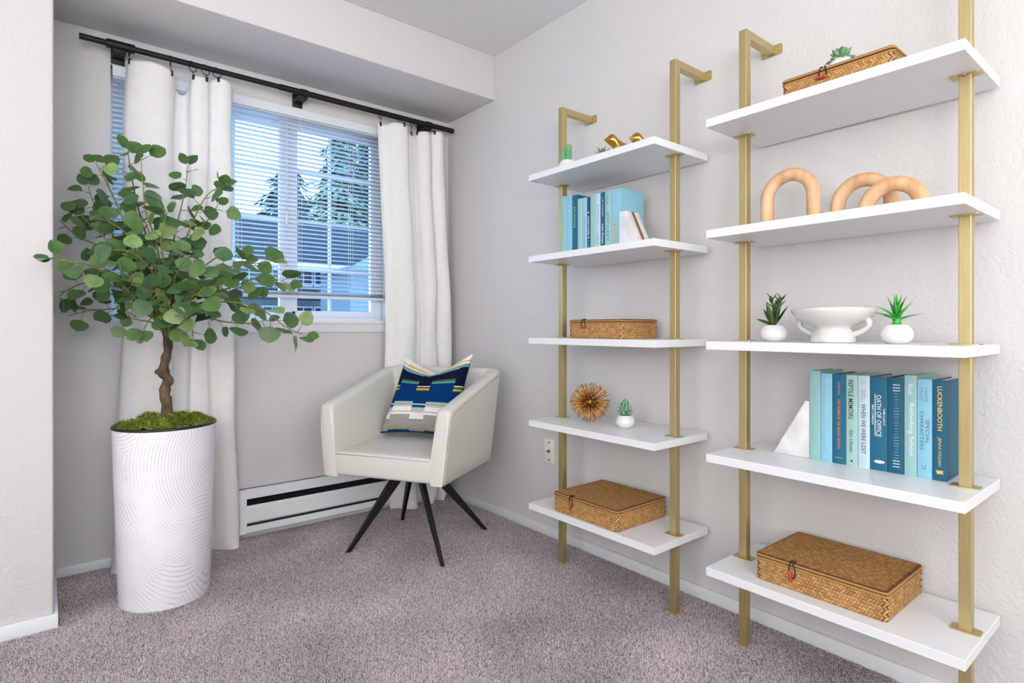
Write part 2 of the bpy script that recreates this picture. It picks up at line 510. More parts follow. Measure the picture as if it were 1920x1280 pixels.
mb = MB(); mb.tube([(-.893, .048, 1.063), (-.893, .036, 1.063), (-.893, .032, 1.062)], [.003, .003, .008], 10)
mb.sphere((-.893, .034, 1.063), .008); mb.box(-.896, -.890, .044, .05, 1.03, 1.06); wpart(mb, 'latch_knob', M_black, label='small black latch knob')
mb = MB(); mb.box(WX0 - .006, WX1 + .006, -.03, .06, WZ0 - .004, WZ0 + .016, bev=.004); wpart(mb, 'sill', M_trim, smooth=40)
mb = MB(); mb.prism([(-.024, WZ0 - .004), (0, WZ0 - .004), (0, WZ0 - .047), (-.010, WZ0 - .047)], 'x', WX0, WX1 + .003, bev=.002); wpart(mb, 'apron', M_trim)

# ------------------------------------------------------------------ venetian blind
BX0, BX1, BY = WX0 + .008, WX1 - .006, .022
blind = thing('venetian_blind', 'white horizontal slat blind lowered almost to the sill of the window', 'blind', ((BX0 + BX1) / 2, BY, 1.135))
def bpart(mb, name, m, top=None, smooth=None, kind=None): return part(mb, name, m, blind, top, True, smooth, None, kind)
mb = MB(); mb.box(BX0 - .002, BX1 + .002, -.012, -.004, 2.030, 2.073, bev=.002); bpart(mb, 'valance', M_vinyl)
mb = MB(); mb.box(BX0, BX1, .002, .042, 2.026, 2.066, bev=.002); bpart(mb, 'headrail', M_vinyl)
mb = MB(); mb.box(BX0, BX1, BY - .014, BY + .014, 1.136, 1.150, bev=.003)
br_ = bpart(mb, 'bottom_rail', M_vinyl)
NS = 41
zs0, zs1 = 1.168, 2.016
slat_me = None
tilt = radians(6.5)
for k in range(NS):
    z = zs0 + (zs1 - zs0) * k / (NS - 1)
    if slat_me is None:
        mb = MB()
        prof = []
        for j in range(5):
            t = -1 + 2 * j / 4
            yy = .0125 * t
            zz = .0018 * (1 - t * t)
            prof.append((yy * cos(tilt) + zz * sin(tilt), -yy * sin(tilt) + zz * cos(tilt)))
        A = [mb.bm.verts.new((BX0, p[0], p[1])) for p in prof]; B = [mb.bm.verts.new((BX1, p[0], p[1])) for p in prof]
        for j in range(4):
            f = mb.bm.faces.new((A[j], A[j + 1], B[j + 1], B[j])); f.smooth = True
        bmesh.ops.transform(mb.bm, matrix=Matrix.Translation((-blind.location.x, 0, 0)), verts=mb.bm.verts[:])
        o = finish(mb, 'slat', M_slat, blind)
        md = o.modifiers.new('thickness', 'SOLIDIFY'); md.thickness = .0008
        slat_me = o
    else:
        o = slat_me.copy(); COL.objects.link(o); o.parent = blind
    o.location = (0, 0, z - blind.location.z)
for k in range(4):                                         # spare slats stacked on the rail
    o = slat_me.copy(); COL.objects.link(o); o.parent = blind; o.location = (0, 0, .018 + .003 * k)
for x in (-1.40, -1.155, -.875, -.605):
    mb = MB()
    for y in (BY - .013, BY + .013): mb.tube([(x, y, 1.15), (x, y, 2.03)], .0009, 5)
    mb.tube([(x + .012, BY - .016, 1.15), (x + .012, BY - .016, 2.03)], .0009, 5)
    bpart(mb, 'ladder_cord', M_cord)
mb = MB(); mb.tube([(-.94, -.006, 2.03), (-.94, -.006, 1.55)], .0014, 6); mb.tube([(-.94, -.006, 1.56), (-.94, -.006, 1.49)], [.003, .007], 8)
bpart(mb, 'pull_cord', M_cord)

# ------------------------------------------------------------------ curtain rod
RY, RZ = -.088, 2.126
rod = thing('curtain_rod', 'long black metal curtain rod mounted above the window under the soffit', 'curtain rod', (-.9, RY, RZ))
mb = MB(); mb.tube([(-1.757, RY, RZ), (-1.0, RY, RZ)], .0118, 20); mb.tube([(-1.0, RY, RZ), (-.026, RY, RZ)], .0142, 20)
part(mb, 'pole', M_black, rod, smooth=40)
for x in (-1.625, -.888, -.190):
    mb = MB()
    mb.box(x - .024, x + .024, -.008, -.0, 2.080, 2.150, bev=.002)
    mb.box(x - .021, x + .021, RY - .006, -.004, RZ - .028, RZ - .012, bev=.002)
    mb.tube([(x - .045 if x < -1.5 else x - .012, RY, RZ), (x + .05 if x < -1.5 else x + .02, RY, RZ)], .0178, 20)
    mb.tube([(x + .012, RY, RZ - .02), (x + .012, RY, RZ - .032)], .003, 8)
    part(mb, 'bracket', M_black, rod, smooth=40)

# ------------------------------------------------------------------ curtains
def spline(pts, t):
    n = len(pts) - 1
    x = min(max(t, 0), 1) * n
    i = min(int(x), n - 1); f = x - i
    P = [Vector(pts[max(i - 1, 0)]), Vector(pts[i]), Vector(pts[i + 1]), Vector(pts[min(i + 2, n)])]
    return 0.5 * ((2 * P[1]) + (-P[0] + P[2]) * f + (2 * P[0] - 5 * P[1] + 4 * P[2] - P[3]) * f * f + (-P[0] + 3 * P[1] - 3 * P[2] + P[3]) * f ** 3)
def curtain(name, label, levels, rings, nu, nv, seed, hem=None):
    """levels: list of (z or list of z along s, [(x,y)...]) from top to bottom"""
    xs = [p[0] for p in levels[0][1]]
    root = thing(name, label, 'curtain', (sum(xs) / len(xs), RY, 0.0))
    rr = random.Random(seed)
    ph = [rr.uniform(0, 6.28) for _ in range(12)]
    L = [[Vector((p[0], p[1], (zz[k] if isinstance(zz, list) else zz))) for k, p in enumerate(path)] for zz, path in levels]
    def fn(s, t):
        cols = [spline(l, s) for l in L]
        p = spline(cols, t)
        w = sin(pi * min(1, t * 1.2)) * .006
        p = p + Vector((w * .5 * sin(9 * t * 3 + ph[0] + s * 12), w * (sin(7.0 * t + ph[1] + 17 * s) + .6 * sin(23 * t + ph[2] - 9 * s) + .5 * sin(41 * t + 31 * s + ph[3])), 0))
        if t > .8:
            k = (t - .8) / .2
            p += Vector((.010 * k * sin(19 * s + ph[4]), .014 * k * sin(14 * s + 9 * t + ph[5]), 0))
        if p.y > -.034 and p.z < 2.2: p.y = -.034
        return p
    mb = MB(); mb.grid(fn, nu, nv)
    o = part(mb, 'drape', M_linen, root, fix=False)
    md = o.modifiers.new('cloth', 'SOLIDIFY'); md.thickness = .0016
    for s, ang in rings:
        p = fn(s, 0)
        mb = MB()
        d = Vector((sin(ang) * .9, cos(ang), 0)).normalized()
        c = Vector((p.x, RY, RZ - .009))
        mb.tube([c + d * 0.0215 * cos(a) + Vector((0, 0, 0.0215 * sin(a))) for a in [2 * pi * i / 24 for i in range(24)]], .0019, 6, closed=True)
        ro = part(mb, 'ring', M_black, root, label='black metal ring')
        q = c + Vector((0, 0, -0.0215))
        mb = MB(); mb.tube([q, (p.x, p.y * .5 + q.y * .5, (q.z + p.z) / 2), (p.x, p.y, p.z + .006)], .0015, 6)
        mb.box(p.x - .005, p.x + .005, p.y - .005, p.y + .005, p.z - .014, p.z + .008, bev=.001)
        part(mb, 'clip', M_black, root, ro)
    return root
TOPL = [(-1.600, -.060), (-1.592, -.100), (-1.560, -.128), (-1.515, -.142), (-1.462, -.132), (-1.434, -.098), (-1.430, -.062), (-1.410, -.050), (-1.385, -.052),
        (-1.374, -.075), (-1.368, -.108), (-1.345, -.122), (-1.312, -.112), (-1.300, -.086), (-1.288, -.104), (-1.256, -.132), (-1.222, -.124), (-1.208, -.086)]
TZL = [2.066, 2.072, 2.070, 2.072, 2.064, 2.045, 2.02, 1.998, 2.004, 2.04, 2.064, 2.068, 2.07, 2.07, 2.074, 2.078, 2.068, 2.066]
def blend(path, sx, cx, dx, ys, yc):
    return [((p[0] - cx) * sx + cx + dx, yc + (p[1] - yc) * ys) for p in path]
MIDL = blend(TOPL, 1.04, -1.41, -.006, .85, -.095)
LOWL = blend(TOPL, 1.12, -1.41, -.008, .80, -.100)
BOTL = blend(TOPL, 1.20, -1.41, -.008, .9, -.115)
curtain('window_curtain', 'white linen curtain panel gathered behind the leafy potted tree', [(TZL, TOPL), (1.75, MIDL), (1.15, MIDL), (.55, LOWL), (.12, BOTL), (.006, BOTL)],
        [(.055, .0), (.26, .1), (.60, 1.0), (.70, 1.1), (.86, 1.2)], 150, 90, 3)
TOPR = [(-.500, -.092), (-.478, -.088), (-.455, -.100), (-.425, -.128), (-.380, -.138), (-.342, -.125), (-.332, -.082), (-.318, -.070), (-.300, -.088), (-.288, -.070),
        (-.272, -.066), (-.258, -.100), (-.232, -.122), (-.200, -.118), (-.188, -.080), (-.172, -.108), (-.142, -.130), (-.110, -.118), (-.098, -.080)]
TZR = [2.068, 2.068, 2.066, 2.076, 2.078, 2.076, 2.06, 2.05, 2.058, 2.056, 2.058, 2.068, 2.072, 2.072, 2.068, 2.082, 2.086, 2.08, 2.07]
MR1 = blend(TOPR, .99, -.30, .015, .85, -.09)
MR2 = blend(TOPR, 1.00, -.30, .045, .8, -.09)
MR3 = blend(TOPR, 1.02, -.30, .05, .8, -.10)
MR4 = blend(TOPR, .98, -.30, .055, 1.1, -.15)
MR5 = blend(TOPR, .80, -.30, .065, 1.3, -.185)
curtain('window_curtain', 'white linen curtain panel hanging in the corner behind the leather armchair', [(TZR, TOPR), (1.7, MR1), (1.2, MR2), (.72, MR3), (.28, MR4), (.10, MR4), (.006, MR5)],
        [(.05, .1), (.24, 1.1), (.46, 1.0), (.60, 1.1), (.85, .9)], 150, 90, 5)

# ------------------------------------------------------------------ baseboard heater
hx0, hx1, hy = -1.192, -.30, -.060
heater = thing('baseboard_heater', 'white electric baseboard heater along the foot of the window wall', 'heater', ((hx0 + hx1) / 2, hy / 2, 0))
def hpart(mb, name, m, label=None): return part(mb, name, m, heater, label=label)
mb = MB(); mb.box(hx0, hx1, -.012, -.001, .02, .232); hpart(mb, 'back_plate', M_trim)
mb = MB(); mb.prism([(-.001, .232), (-.030, .232), (hy, .214), (hy, .196), (hy + .004, .196), (-.001, .222)], 'x', hx0, hx1); hpart(mb, 'top_cover', M_trim)
mb = MB(); mb.prism([(hy, .158), (hy - .002, .150), (hy - .002, .088), (hy + .006, .080), (hy + .010, .080), (hy + .010, .150), (hy + .012, .162), (hy + .004, .164)], 'x', hx0 + .03, hx1); hpart(mb, 'front_panel', M_trim)
mb = MB(); mb.prism([(hy, .070), (hy, .040), (hy + .03, .030), (-.001, .030), (-.001, .038), (hy + .02, .048), (hy + .006, .07)], 'x', hx0, hx1); hpart(mb, 'bottom_rail', M_trim)
mb = MB(); mb.box(hx0, hx0 + .055, hy - .003, -.001, .036, .200, bev=.002); hpart(mb, 'end_cap', M_trim)
mb = MB(); mb.tube([(hx0 + .06, -.032, .13), (hx1, -.032, .13)], .008, 8); hpart(mb, 'heating_tube', M_dark)
mb = MB(); mb.box(hx0 + .03, hx1, -.0135, -.0122, .05, .212); hpart(mb, 'slot_shade', M_dark)  # dark sheet added to paint the shade inside the heater slot
mb = MB()
for k in range(110):
    x = hx0 + .065 + k * .0073
    if x < hx1: mb.box(x, x + .0012, -.054, -.014, .098, .188)
tag(hpart(mb, 'heating_fins', M_dark), kind='stuff')

# ------------------------------------------------------------------ cable wall plate
wp = thing('cable_wall_plate', 'ivory cable outlet plate on the wall behind the far bookshelf', 'wall plate', (0, -.886, .404))
mb = MB(); mb.box(-.006, 0, -.921, -.851, .346, .461, bev=.002); part(mb, 'plate', M_plate, wp, smooth=40)
mb = MB(); mb.tube([(-.004, -.886, .404), (-.016, -.886, .404)], .0055, 12); mb.tube([(-.004, -.886, .404), (-.009, -.886, .404)], .008, 6); part(mb, 'coax_jack', M_brass, wp)
for z in (.445, .362):
    mb = MB(); mb.tube([(-.004, -.886, z), (-.0072, -.886, z)], .004, 12); part(mb, 'screw', M_black, wp)

# ================================================================== BOOKSHELVES
W_, XF, XB, TH = .622, -.3325, -.0245, .0248
YL, YR = -1.117, -1.926
ZS = [1.6076, 1.2781, .9476, .6135, .2762]
ZTOP, XP, OFF, TB = 1.909, -.186, .0216, .025
def rounded_rect(w, h, r, n=4):
    pts = []
    for cx, cy, a0 in ((w - r, h - r, 0), (-w + r, h - r, pi / 2), (-w + r, -h + r, pi), (w - r, -h + r, 1.5 * pi)):
        for k in range(n + 1):
            a = a0 + pi / 2 * k / n
            pts.append((cx + r * cos(a), cy + r * sin(a)))
    return pts
def bookshelf(y0, label):
    t = thing('ladder_bookshelf', label, 'bookshelf', (-.17, y0 - W_ / 2, 0), 0, 'gold and white wall bookshelves')
    for z in ZS:
        mb = MB(); mb.box(XF, XB, y0 - W_, y0, z - TH, z, bev=.0012, seg=1); part(mb, 'shelf', M_shelf, t)
    for ya in (y0 - OFF - TB, y0 - W_ + OFF):
        yb = ya + TB
        ym = (ya + yb) / 2
        mb = MB()
        mb.prism([(XP, 0.001), (XP + TB, 0.001), (XP + TB, ZTOP - TB), (-.003, ZTOP - TB), (-.003, ZTOP), (XP, ZTOP)], 'y', ya, yb, bev=.0016)
        post = part(mb, 'post', M_gold, t)
        mb = MB()
        rr = rounded_rect(.035, .017, .007)
        mb.prism([(ym + p[0], ZTOP - TB / 2 + p[1]) for p in rr], 'x', -.0035, -.0003)
        part(mb, 'wall_flange', M_gold, t, post, smooth=30)
        for s in (-.026, .026):
            mb = MB(); mb.sphere((-.0045, ym + s, ZTOP - TB / 2), .0042, 10, 6, (.5, 1, 1)); part(mb, 'screw', M_gold, t, post)
        mb = MB()
        mb.prism([(XP + TB / 2 + p[1], ym + p[0]) for p in rounded_rect(.023, .0155, .005)], 'z', .0005, .004)
        part(mb, 'foot_plate', M_gold, t, post, smooth=30)
        for z in ZS:
            for zz0, zz1 in ((z, z + .0026), (z - TH - .0026, z - TH)):
                mb = MB()
                mb.prism([(XP + TB / 2 - .002 + p[1], ym + p[0]) for p in rounded_rect(.0295, .0190, .007)], 'z', zz0, zz1)
                part(mb, 'mounting_plate', M_gold, t, smooth=30)
            mb = MB(); mb.sphere((XP - .008, ym, z - TH - .0035), .0045, 10, 6, (1, 1, .5)); part(mb, 'screw', M_gold, t, post)
    return t
bookshelf(YL, 'tall gold ladder bookshelf with five white shelves, nearer the window corner')
bookshelf(YR, 'tall gold ladder bookshelf with five white shelves, farther from the window and nearer the viewer')

# ================================================================== WOVEN BOXES
def woven(w, d, h, seed):
    """w along local x, d along local y (front is -y), rounded corners; returns meshes in local coordinates"""
    rr = random.Random(seed)
    mbs = MB()
    lay = mbs.bm.loops.layers.float_color.new('tint')
    TOPC = (.43, .225, .075)
    SIDEC = (.60, .33, .12)
    tone = [SIDEC]
    def strand(P, ax, ay, an, cx, cy, lx, ly, sl, dark=1.0):
        """one visible float of a strand: sloped parallelogram, humped in the middle"""
        g = rr.uniform(.62, 1.12) * dark
        tc_ = tone[0]
        base = (tc_[0] * g, tc_[1] * g * rr.uniform(.92, 1.06), tc_[2] * g * rr.uniform(.8, 1.15), 1)
        V = []
        for (a, b, hh) in ((-1, -1, 0), (1, -1, 0), (1, 0, 1), (1, 1, 0), (-1, 1, 0), (-1, 0, 1)):
            x = cx + a * lx * .42 + b * sl
            y = cy + b * ly * .5
            V.append(mbs.bm.verts.new(P + ax * x + ay * y + an * (.0003 + .0016 * hh)))
        for idx in ((0, 1, 2, 5), (5, 2, 3, 4)):
            f = mbs.bm.faces.new([V[i] for i in idx])
            for lp in f.loops: lp[lay] = base
    def panel(P, ax, ay, an, L, H, cx_, cy_, rim=True):
        nx = max(1, round(L / cx_)); ny = max(1, round(H / cy_))
        lx, ly = L / nx, H / ny
        for j in range(ny):
            for i in range(nx):
                s = .55 if j % 2 == 0 else -.55
                strand(P, ax, ay, an, (i + .5) * lx, (j + .5) * ly, lx, ly, s * lx * .9)
    X, Y, Z = Vector((1, 0, 0)), Vector((0, 1, 0)), Vector((0, 0, 1))
    r = .008
    hb = h - .011
    z0 = .001
    panel(Vector((-w / 2 + r, -d / 2, z0)), X, Z, -Y, w - 2 * r, hb, .0085, .0095)
    panel(Vector((w / 2, -d / 2 + r, z0)), Y, Z, X, d - 2 * r, hb, .0085, .0095)
    panel(Vector((w / 2 - r, d / 2, z0)), -X, Z, Y, w - 2 * r, hb, .0085, .0095)
    panel(Vector((-w / 2, d / 2 - r, z0)), -Y, Z, -X, d - 2 * r, hb, .0085, .0095)
    q = .7071
    for sx_, sy_ in ((1, -1), (1, 1), (-1, 1), (-1, -1)):        # the rounded corners
        n = Vector((sx_ * q, sy_ * q, 0)); a = Z.cross(n)
        panel(Vector((sx_ * (w / 2 - r * .42), sy_ * (d / 2 - r * .42), z0)) - a * r * .62, a, Z, n, r * 1.24, hb, .0085, .0095)
    mbl = mbs
    side = mbs
    mbs = MB(); lay = mbs.bm.loops.layers.float_color.new('tint')
    top = mbs
    tone[0] = TOPC
    panel(Vector((-w / 2 + .004, -d / 2 + .004, h)), X, Y, Z, w - .008, d - .008, .0078, .0068)
    return side, top
def woven_box(x, y, z, w, d, h, rz, label, toggle_u, seed, toggle='hang'):
    t = thing('woven_box', label, 'box', (x, y, z), rz, 'woven seagrass boxes on the shelves')
    rr = rounded_rect(w / 2 - .0006, d / 2 - .0006, .008)
    mb = MB(); mb.prism(rr, 'z', .0004, h - .0105); part(mb, 'body', M_core, t, world=False)
    mb = MB(); mb.prism(rounded_rect(w / 2 + .0012, d / 2 + .0012, .009), 'z', h - .0085, h - .0002)
    lid = part(mb, 'lid', M_core, t, world=False)
    mb = MB(); mb.prism(rounded_rect(w / 2 - .004, d / 2 - .004, .008), 'z', h - .0105, h - .0085); part(mb, 'lid_gap', M_rope, t, lid, world=False)
    side, top = woven(w, d, h, seed)
    part(side, 'woven_sides', M_strand, t, world=False, kind='stuff', fix=False)
    part(top, 'woven_top', M_strand, t, lid, world=False, kind='stuff', fix=False)
    # bound rim of the lid and of the body
    for zz, nm in ((h - .0045, 'lid_rim'), (h - .0135, 'body_rim')):
        mb = MB()
        pts = [(p[0] * 1.004, p[1] * 1.004, zz) for p in rounded_rect(w / 2 + .001, d / 2 + .001, .009, 5)]
        mb.tube(pts, .0030 if nm == 'lid_rim' else .0024, 6, closed=True)
        lay = mb.bm.loops.layers.float_color.new('tint')
        for f in mb.bm.faces:
            for lp in f.loops: lp[lay] = (.46, .25, .09, 1)
        part(mb, nm, M_strand, t, lid if nm == 'lid_rim' else None, world=False)
    u = -w / 2 + w * toggle_u
    yf = -d / 2 - .004
    mb = MB()
    if toggle == 'flat':
        pts = [(u - .004, yf + .012, h + .003), (u - .006, yf, h + .001), (u - .010, yf - .001, h - .022), (u - .006, yf - .003, h - .030), (u + .009, yf - .003, h - .029), (u + .010, yf - .001, h - .020), (u + .005, yf, h + .001), (u + .003, yf + .012, h + .003)]
    else:
        pts = [(u - .003, yf + .014, h + .003), (u - .004, yf, h + .001), (u - .008, yf - .002, h - .020), (u - .006, yf - .002, h - .036), (u + .004, yf - .003, h - .040), (u + .010, yf - .002, h - .028), (u + .007, yf - .001, h - .012), (u + .003, yf, h + .001), (u + .006, yf + .014, h + .003)]
    sm = [spline(pts, i / 30) for i in range(31)]
    mb.tube(sm, .0016, 6); part(mb, 'cord_loop', M_rope, t, world=False)
    mb = MB()
    if toggle == 'flat':
        ax, c = Vector((1, 0, -.10)).normalized(), Vector((u - .001, yf - .004, h - .027))
        LN = .016
    else:
        ax, c = Vector((-.18, -.05, 1)).normalized(), Vector((u - .003, yf - .004, h - .036))
        LN = .016
    mb.tube([c + ax * LN * s for s in (-1, -.92, -.7, -.3, 0, .3, .7, .92, 1)], [.0008, .0024, .0036, .0042, .0044, .0042, .0036, .0024, .0008], 10)
    tg = part(mb, 'toggle', M_toggle, t, world=False)
    mb = MB()
    for s in (-.35, .35):
        p = c + ax * LN * s
        mb.tube([p + Vector((0, -.0035, 0)), p + Vector((0, -.0047, 0))], .0012, 8)
    part(mb, 'toggle_hole', M_rope, t, tg, world=False)
    return t
# local -y faces the room (-x in the world): rz = -90 deg
RB = -pi / 2
woven_box(-.178, -1.412, ZS[4], .318, .278, .074, RB, 'woven seagrass box with red toggle on the lowest shelf of the bookshelf nearer the corner', .30, 11)
woven_box(-.146, -1.401, ZS[2], .268, .206, .070, RB, 'small woven box with red toggle on the middle shelf, level with the eye', .30, 12, 'flat')
woven_box(-.157, -2.222, ZS[4], .326, .258, .074, RB, 'large woven seagrass box with dangling red toggle on the lowest shelf nearer the viewer', .31, 13)
woven_box(-.150, -2.250, ZS[0], .272, .190, .075, RB, 'woven seagrass box on the highest shelf with a potted succulent on its lid', .40, 14, 'flat')

# ================================================================== BOOKS
_fc = {}
def text_mesh(s, shear=0.0, bold=0.0):
    key = (s, shear, bold)
    if key not in _fc:
        c = bpy.data.curves.new('lettering', 'FONT')
        c.body = s
        c.shear = shear
        c.offset = bold
        c.resolution_u = 3
        o = bpy.data.objects.new('lettering_source', c)
        COL.objects.link(o)
        dg = bpy.context.evaluated_depsgraph_get()
        dg.update()
        me = bpy.data.meshes.new_from_object(o.evaluated_get(dg))
        v = [tuple(x.co) for x in me.vertices]; f = [tuple(p.vertices) for p in me.polygons]
        bpy.data.objects.remove(o); bpy.data.curves.remove(c); bpy.data.meshes.remove(me)
        xs = [p[0] for p in v]; ys = [p[1] for p in v]
        _fc[key] = (v, f, min(xs), max(xs), min(ys), max(ys))
    return _fc[key]
_bm = {}
def cloth(rgb):
    if rgb not in _bm: _bm[rgb] = mat('book_cloth_%d' % len(_bm), tuple(int(c * .93) for c in rgb), 0.55, var=.025, vscale=30, bump=.08, bscale=900, bdist=.0003)
    return _bm[rgb]
_im = {}
def ink(rgb, metal=0.0):
    if (rgb, metal) not in _im: _im[(rgb, metal)] = mat('print_%d' % len(_im), rgb, 0.45, metal=metal, var=.02)
    return _im[(rgb, metal)]
def book(y1, th, z, h, xs, dep, rgb, label, texts, group, marks=(), pages=True):
    """spine at x = xs facing -x; the book fills y1-th .. y1. texts: (string, top fraction, bottom fraction, centre across 0..1, cap height fraction, ink, shear, bold)"""
    t = thing('book', label, 'book', (xs + dep / 2, y1 - th / 2, z), 0, group)
    m = cloth(rgb)
    y0 = y1 - th
    b = .0025
    mb = MB()
    n = 8
    rnd = min(.0016, th * .06)
    A = []
    for k in range(n + 1):                                   # rounded back of the spine
        a = -1 + 2 * k / n
        A.append((xs - rnd * (1 - a * a) + rnd, y0 + th * (k / n)))
    poly = A + [(xs + .008, y1), (xs + .008, y0)]
    mb.prism(poly, 'z', z + .0002, z + h)
    part(mb, 'spine', m, t, smooth=40)
    for ya, yb in ((y0 + .0003, y0 + b), (y1 - b, y1 - .0003)):
        mb = MB(); mb.box(xs + .0075, xs + dep, ya, yb, z + .0002, z + h, bev=.0006, seg=1)
        mb.box(xs + .0075, xs + .0105, ya + .0004, yb - .0004, z + .0004, z + h - .0004)
        part(mb, 'cover_board', m, t)
    mb = MB(); mb.box(xs + .008, xs + dep - .004, y0 + b, y1 - b, z + .003, z + h - .003); part(mb, 'page_block', M_pages, t)
    ins = {}
    def plane(yc):                                           # x of the rounded spine at y
        a = (yc - (y0 + th / 2)) / (th / 2)
        return xs + rnd - rnd * (1 - a * a) - .00055
    for s, f0, f1, ac, hf, col, sh, bo in texts:
        v, f, x0, x1, yy0, yy1 = text_mesh(s, sh, bo)
        Lz = (f1 - f0) * h
        Hc = hf * th
        kx = Lz / (x1 - x0); ky = Hc / (yy1 - yy0)
        yc = y1 - ac * th                                     # ac = 0 at the left edge (+y), 1 at the right
        mb = ins.setdefault(col, MB())
        vs = []
        for p in v:
            zz = z + h * (1 - f0) - (p[0] - x0) * kx
            yv = yc - ((p[1] - (yy0 + yy1) / 2) * ky)
            vs.append(mb.bm.verts.new((plane(yv), yv, zz)))
        for q in f:
            try: mb.bm.faces.new([vs[i] for i in q])
            except ValueError: pass
    for kind, f0, ac, sz, col in marks:
        mb = ins.setdefault(('mark', col), MB())
        zc = z + h * (1 - f0); yc = y1 - ac * th
        def ngon(pts): mb.bm.faces.new([mb.bm.verts.new((plane(yc - a * sz) - .00005, yc - a * sz, zc + b_ * sz)) for a, b_ in pts])
        if kind == 'oval': ngon([(1.0 * cos(q), .33 * sin(q)) for q in [2 * pi * i / 20 for i in range(20)]])
        elif kind == 'bar': ngon([(-1, -.12), (1, -.12), (1, .12), (-1, .12)])
        elif kind == 'rule': ngon([(-.02, -1), (.02, -1), (.02, 1), (-.02, 1)])
        elif kind == 'bird': ngon([(-.9, .1), (-.3, .5), (0, 1), (.3, .35), (.9, .2), (.35, -.2), (.1, -.8), (-.15, -.8), (-.2, -.2)])
        elif kind == 'flag': ngon([(-1, .7), (-.3, .5), (.3, .7), (1, .5), (.8, 0), (1, -.5), (.3, -.4), (-.2, -.6), (-.7, -.4), (-.8, .1)])
        elif kind == 'square':
            for q in ((-.8, -.6, -.5, .8), (.5, -.6, .8, .8), (-.8, -.9, .8, -.55)):
                ngon([(q[0], q[1]), (q[2], q[1]), (q[2], q[3]), (q[0], q[3])])
        elif kind == 'ring':
            N = 16
            for i in range(N):
                a, c = 2 * pi * i / N, 2 * pi * (i + 1) / N
                ngon([(cos(a), sin(a)), (cos(c), sin(c)), (.75 * cos(c), .75 * sin(c)), (.75 * cos(a), .75 * sin(a))])
    for col, mb in ins.items():
        nm = 'lettering'
        if col[0] == 'mark': nm, col = 'printed_mark', col[1]
        part(mb, nm, ink(col[:3], col[3] if len(col) > 3 else 0.0), t, fix=False)
    return t
AQ, LB, TE, PG, VP, DT = (154, 201, 202), (146, 208, 232), (16, 106, 138), (172, 210, 206), (204, 227, 240), (12, 92, 122)
GO, WH, BK, OR, GY = (226, 190, 110), (232, 238, 240), (24, 32, 34), (214, 120, 72), (120, 140, 150)
FW = (190, 216, 210)
G1 = 'books on the shelf nearer the viewer'
XS = -.163
edges = [-2.150, -2.181, -2.212, -2.247, -2.277, -2.306, -2.347, -2.384, -2.412, -2.444, -2.474]
zb = ZS[3]
def bk(i, h, dep, rgb, label, texts, marks=()):
    book(edges[i] - .0006, edges[i] - edges[i + 1] - .0012, zb, h, XS, dep, rgb, label, texts, G1, marks)
bk(0, .252, .150, AQ, 'pale aqua book standing against the white marble bookend, first of its row', [('THE', .05, .13, .55, .42, (180, 206, 190), 0, .0)], [('square', .9, .5, .005, (180, 206, 190))])
bk(1, .246, .150, LB, 'light blue book titled Best Hospital in pale letters, beside the pale aqua one', [("Man's 4th Best Hospital", .05, .5, .55, .36, (206, 214, 190), 0, 0), ('Samuel Shem', .58, .82, .55, .26, (170, 218, 236), 0, 0)], [('ring', .92, .5, .006, (170, 204, 214))])
bk(2, .246, .152, TE, 'teal book with orange lettering on its spine', [('JOHN F. ROSS', .085, .225, .47, .24, OR, 0, .012), ('THE PROMISE OF THE GRAND CANYON', .275, .83, .5, .24, OR, 0, .012), ], [('bar', .93, .5, .009, OR)])
bk(3, .246, .150, PG, 'pale green book titled Reptile Memoirs in tall black letters', [('REPTILE MEMOIRS', .055, .485, .42, .42, BK, 0, .004), ('Silje Ulstein', .60, .85, .42, .36, BK, .18, 0)], [('bird', .945, .5, .0045, BK)])
bk(4, .246, .150, VP, 'very pale blue book titled When We Were Lost', [('KEVIN', .145, .235, .58, .16, GY, 0, 0), ('WIGNALL', .145, .26, .36, .16, GY, 0, 0), ('WHEN WE WERE LOST', .305, .845, .48, .38, (40, 52, 62), 0, 0)], [('ring', .075, .45, .005, (150, 172, 186)), ('square', .92, .5, .006, (180, 202, 216))])
bk(5, .246, .152, TE, 'thick teal book titled Oath of Office with a white oval near its foot', [('OATH OF OFFICE', .195, .64, .52, .29, (205, 224, 232), 0, .012), ('TOM CLANCY', .335, .515, .82, .12, WH, 0, .004), ('MARC CAMERON', .305, .515, .16, .12, WH, 0, .01)], [('oval', .905, .55, .0125, WH), ('rule', .41, .30, .055, (205, 224, 232))])
small = []
rr = random.Random(4)
for i in range(29):
    wd = rr.uniform(.20, .34) if 3 <= i < 26 else .42
    small.append(wd)
mk = [('bar', .075 + .0305 * i, .55 - .01 * (i / 29), .037 * small[i] * .5, (226, 236, 240) if i < 3 or i > 25 else (142, 182, 198)) for i in range(29)]
bk(6, .246, .152, DT, 'dark teal book with a column of short white print down its spine', [], mk)
bk(7, .254, .150, (160, 202, 204), 'pale aqua book titled Rethinking School in white letters', [('Bauer', .085, .20, .52, .32, WH, 0, 0), ('Rethinking School', .275, .80, .55, .46, (226, 238, 238), 0, 0)], [('bar', .885, .5, .003, (190, 222, 222))])
bk(8, .246, .150, LB, 'light blue book titled Special Characters in fine dark letters', [('Laurie', .085, .225, .66, .22, (96, 140, 168), 0, 0), ('Segall', .085, .215, .30, .22, (112, 156, 182), 0, 0), ('SPECIAL', .405, .65, .70, .24, (70, 112, 140), 0, 0), ('CHARACTERS', .325, .715, .32, .24, (70, 112, 140), 0, 0)], [('square', .885, .45, .0055, (90, 140, 166))])
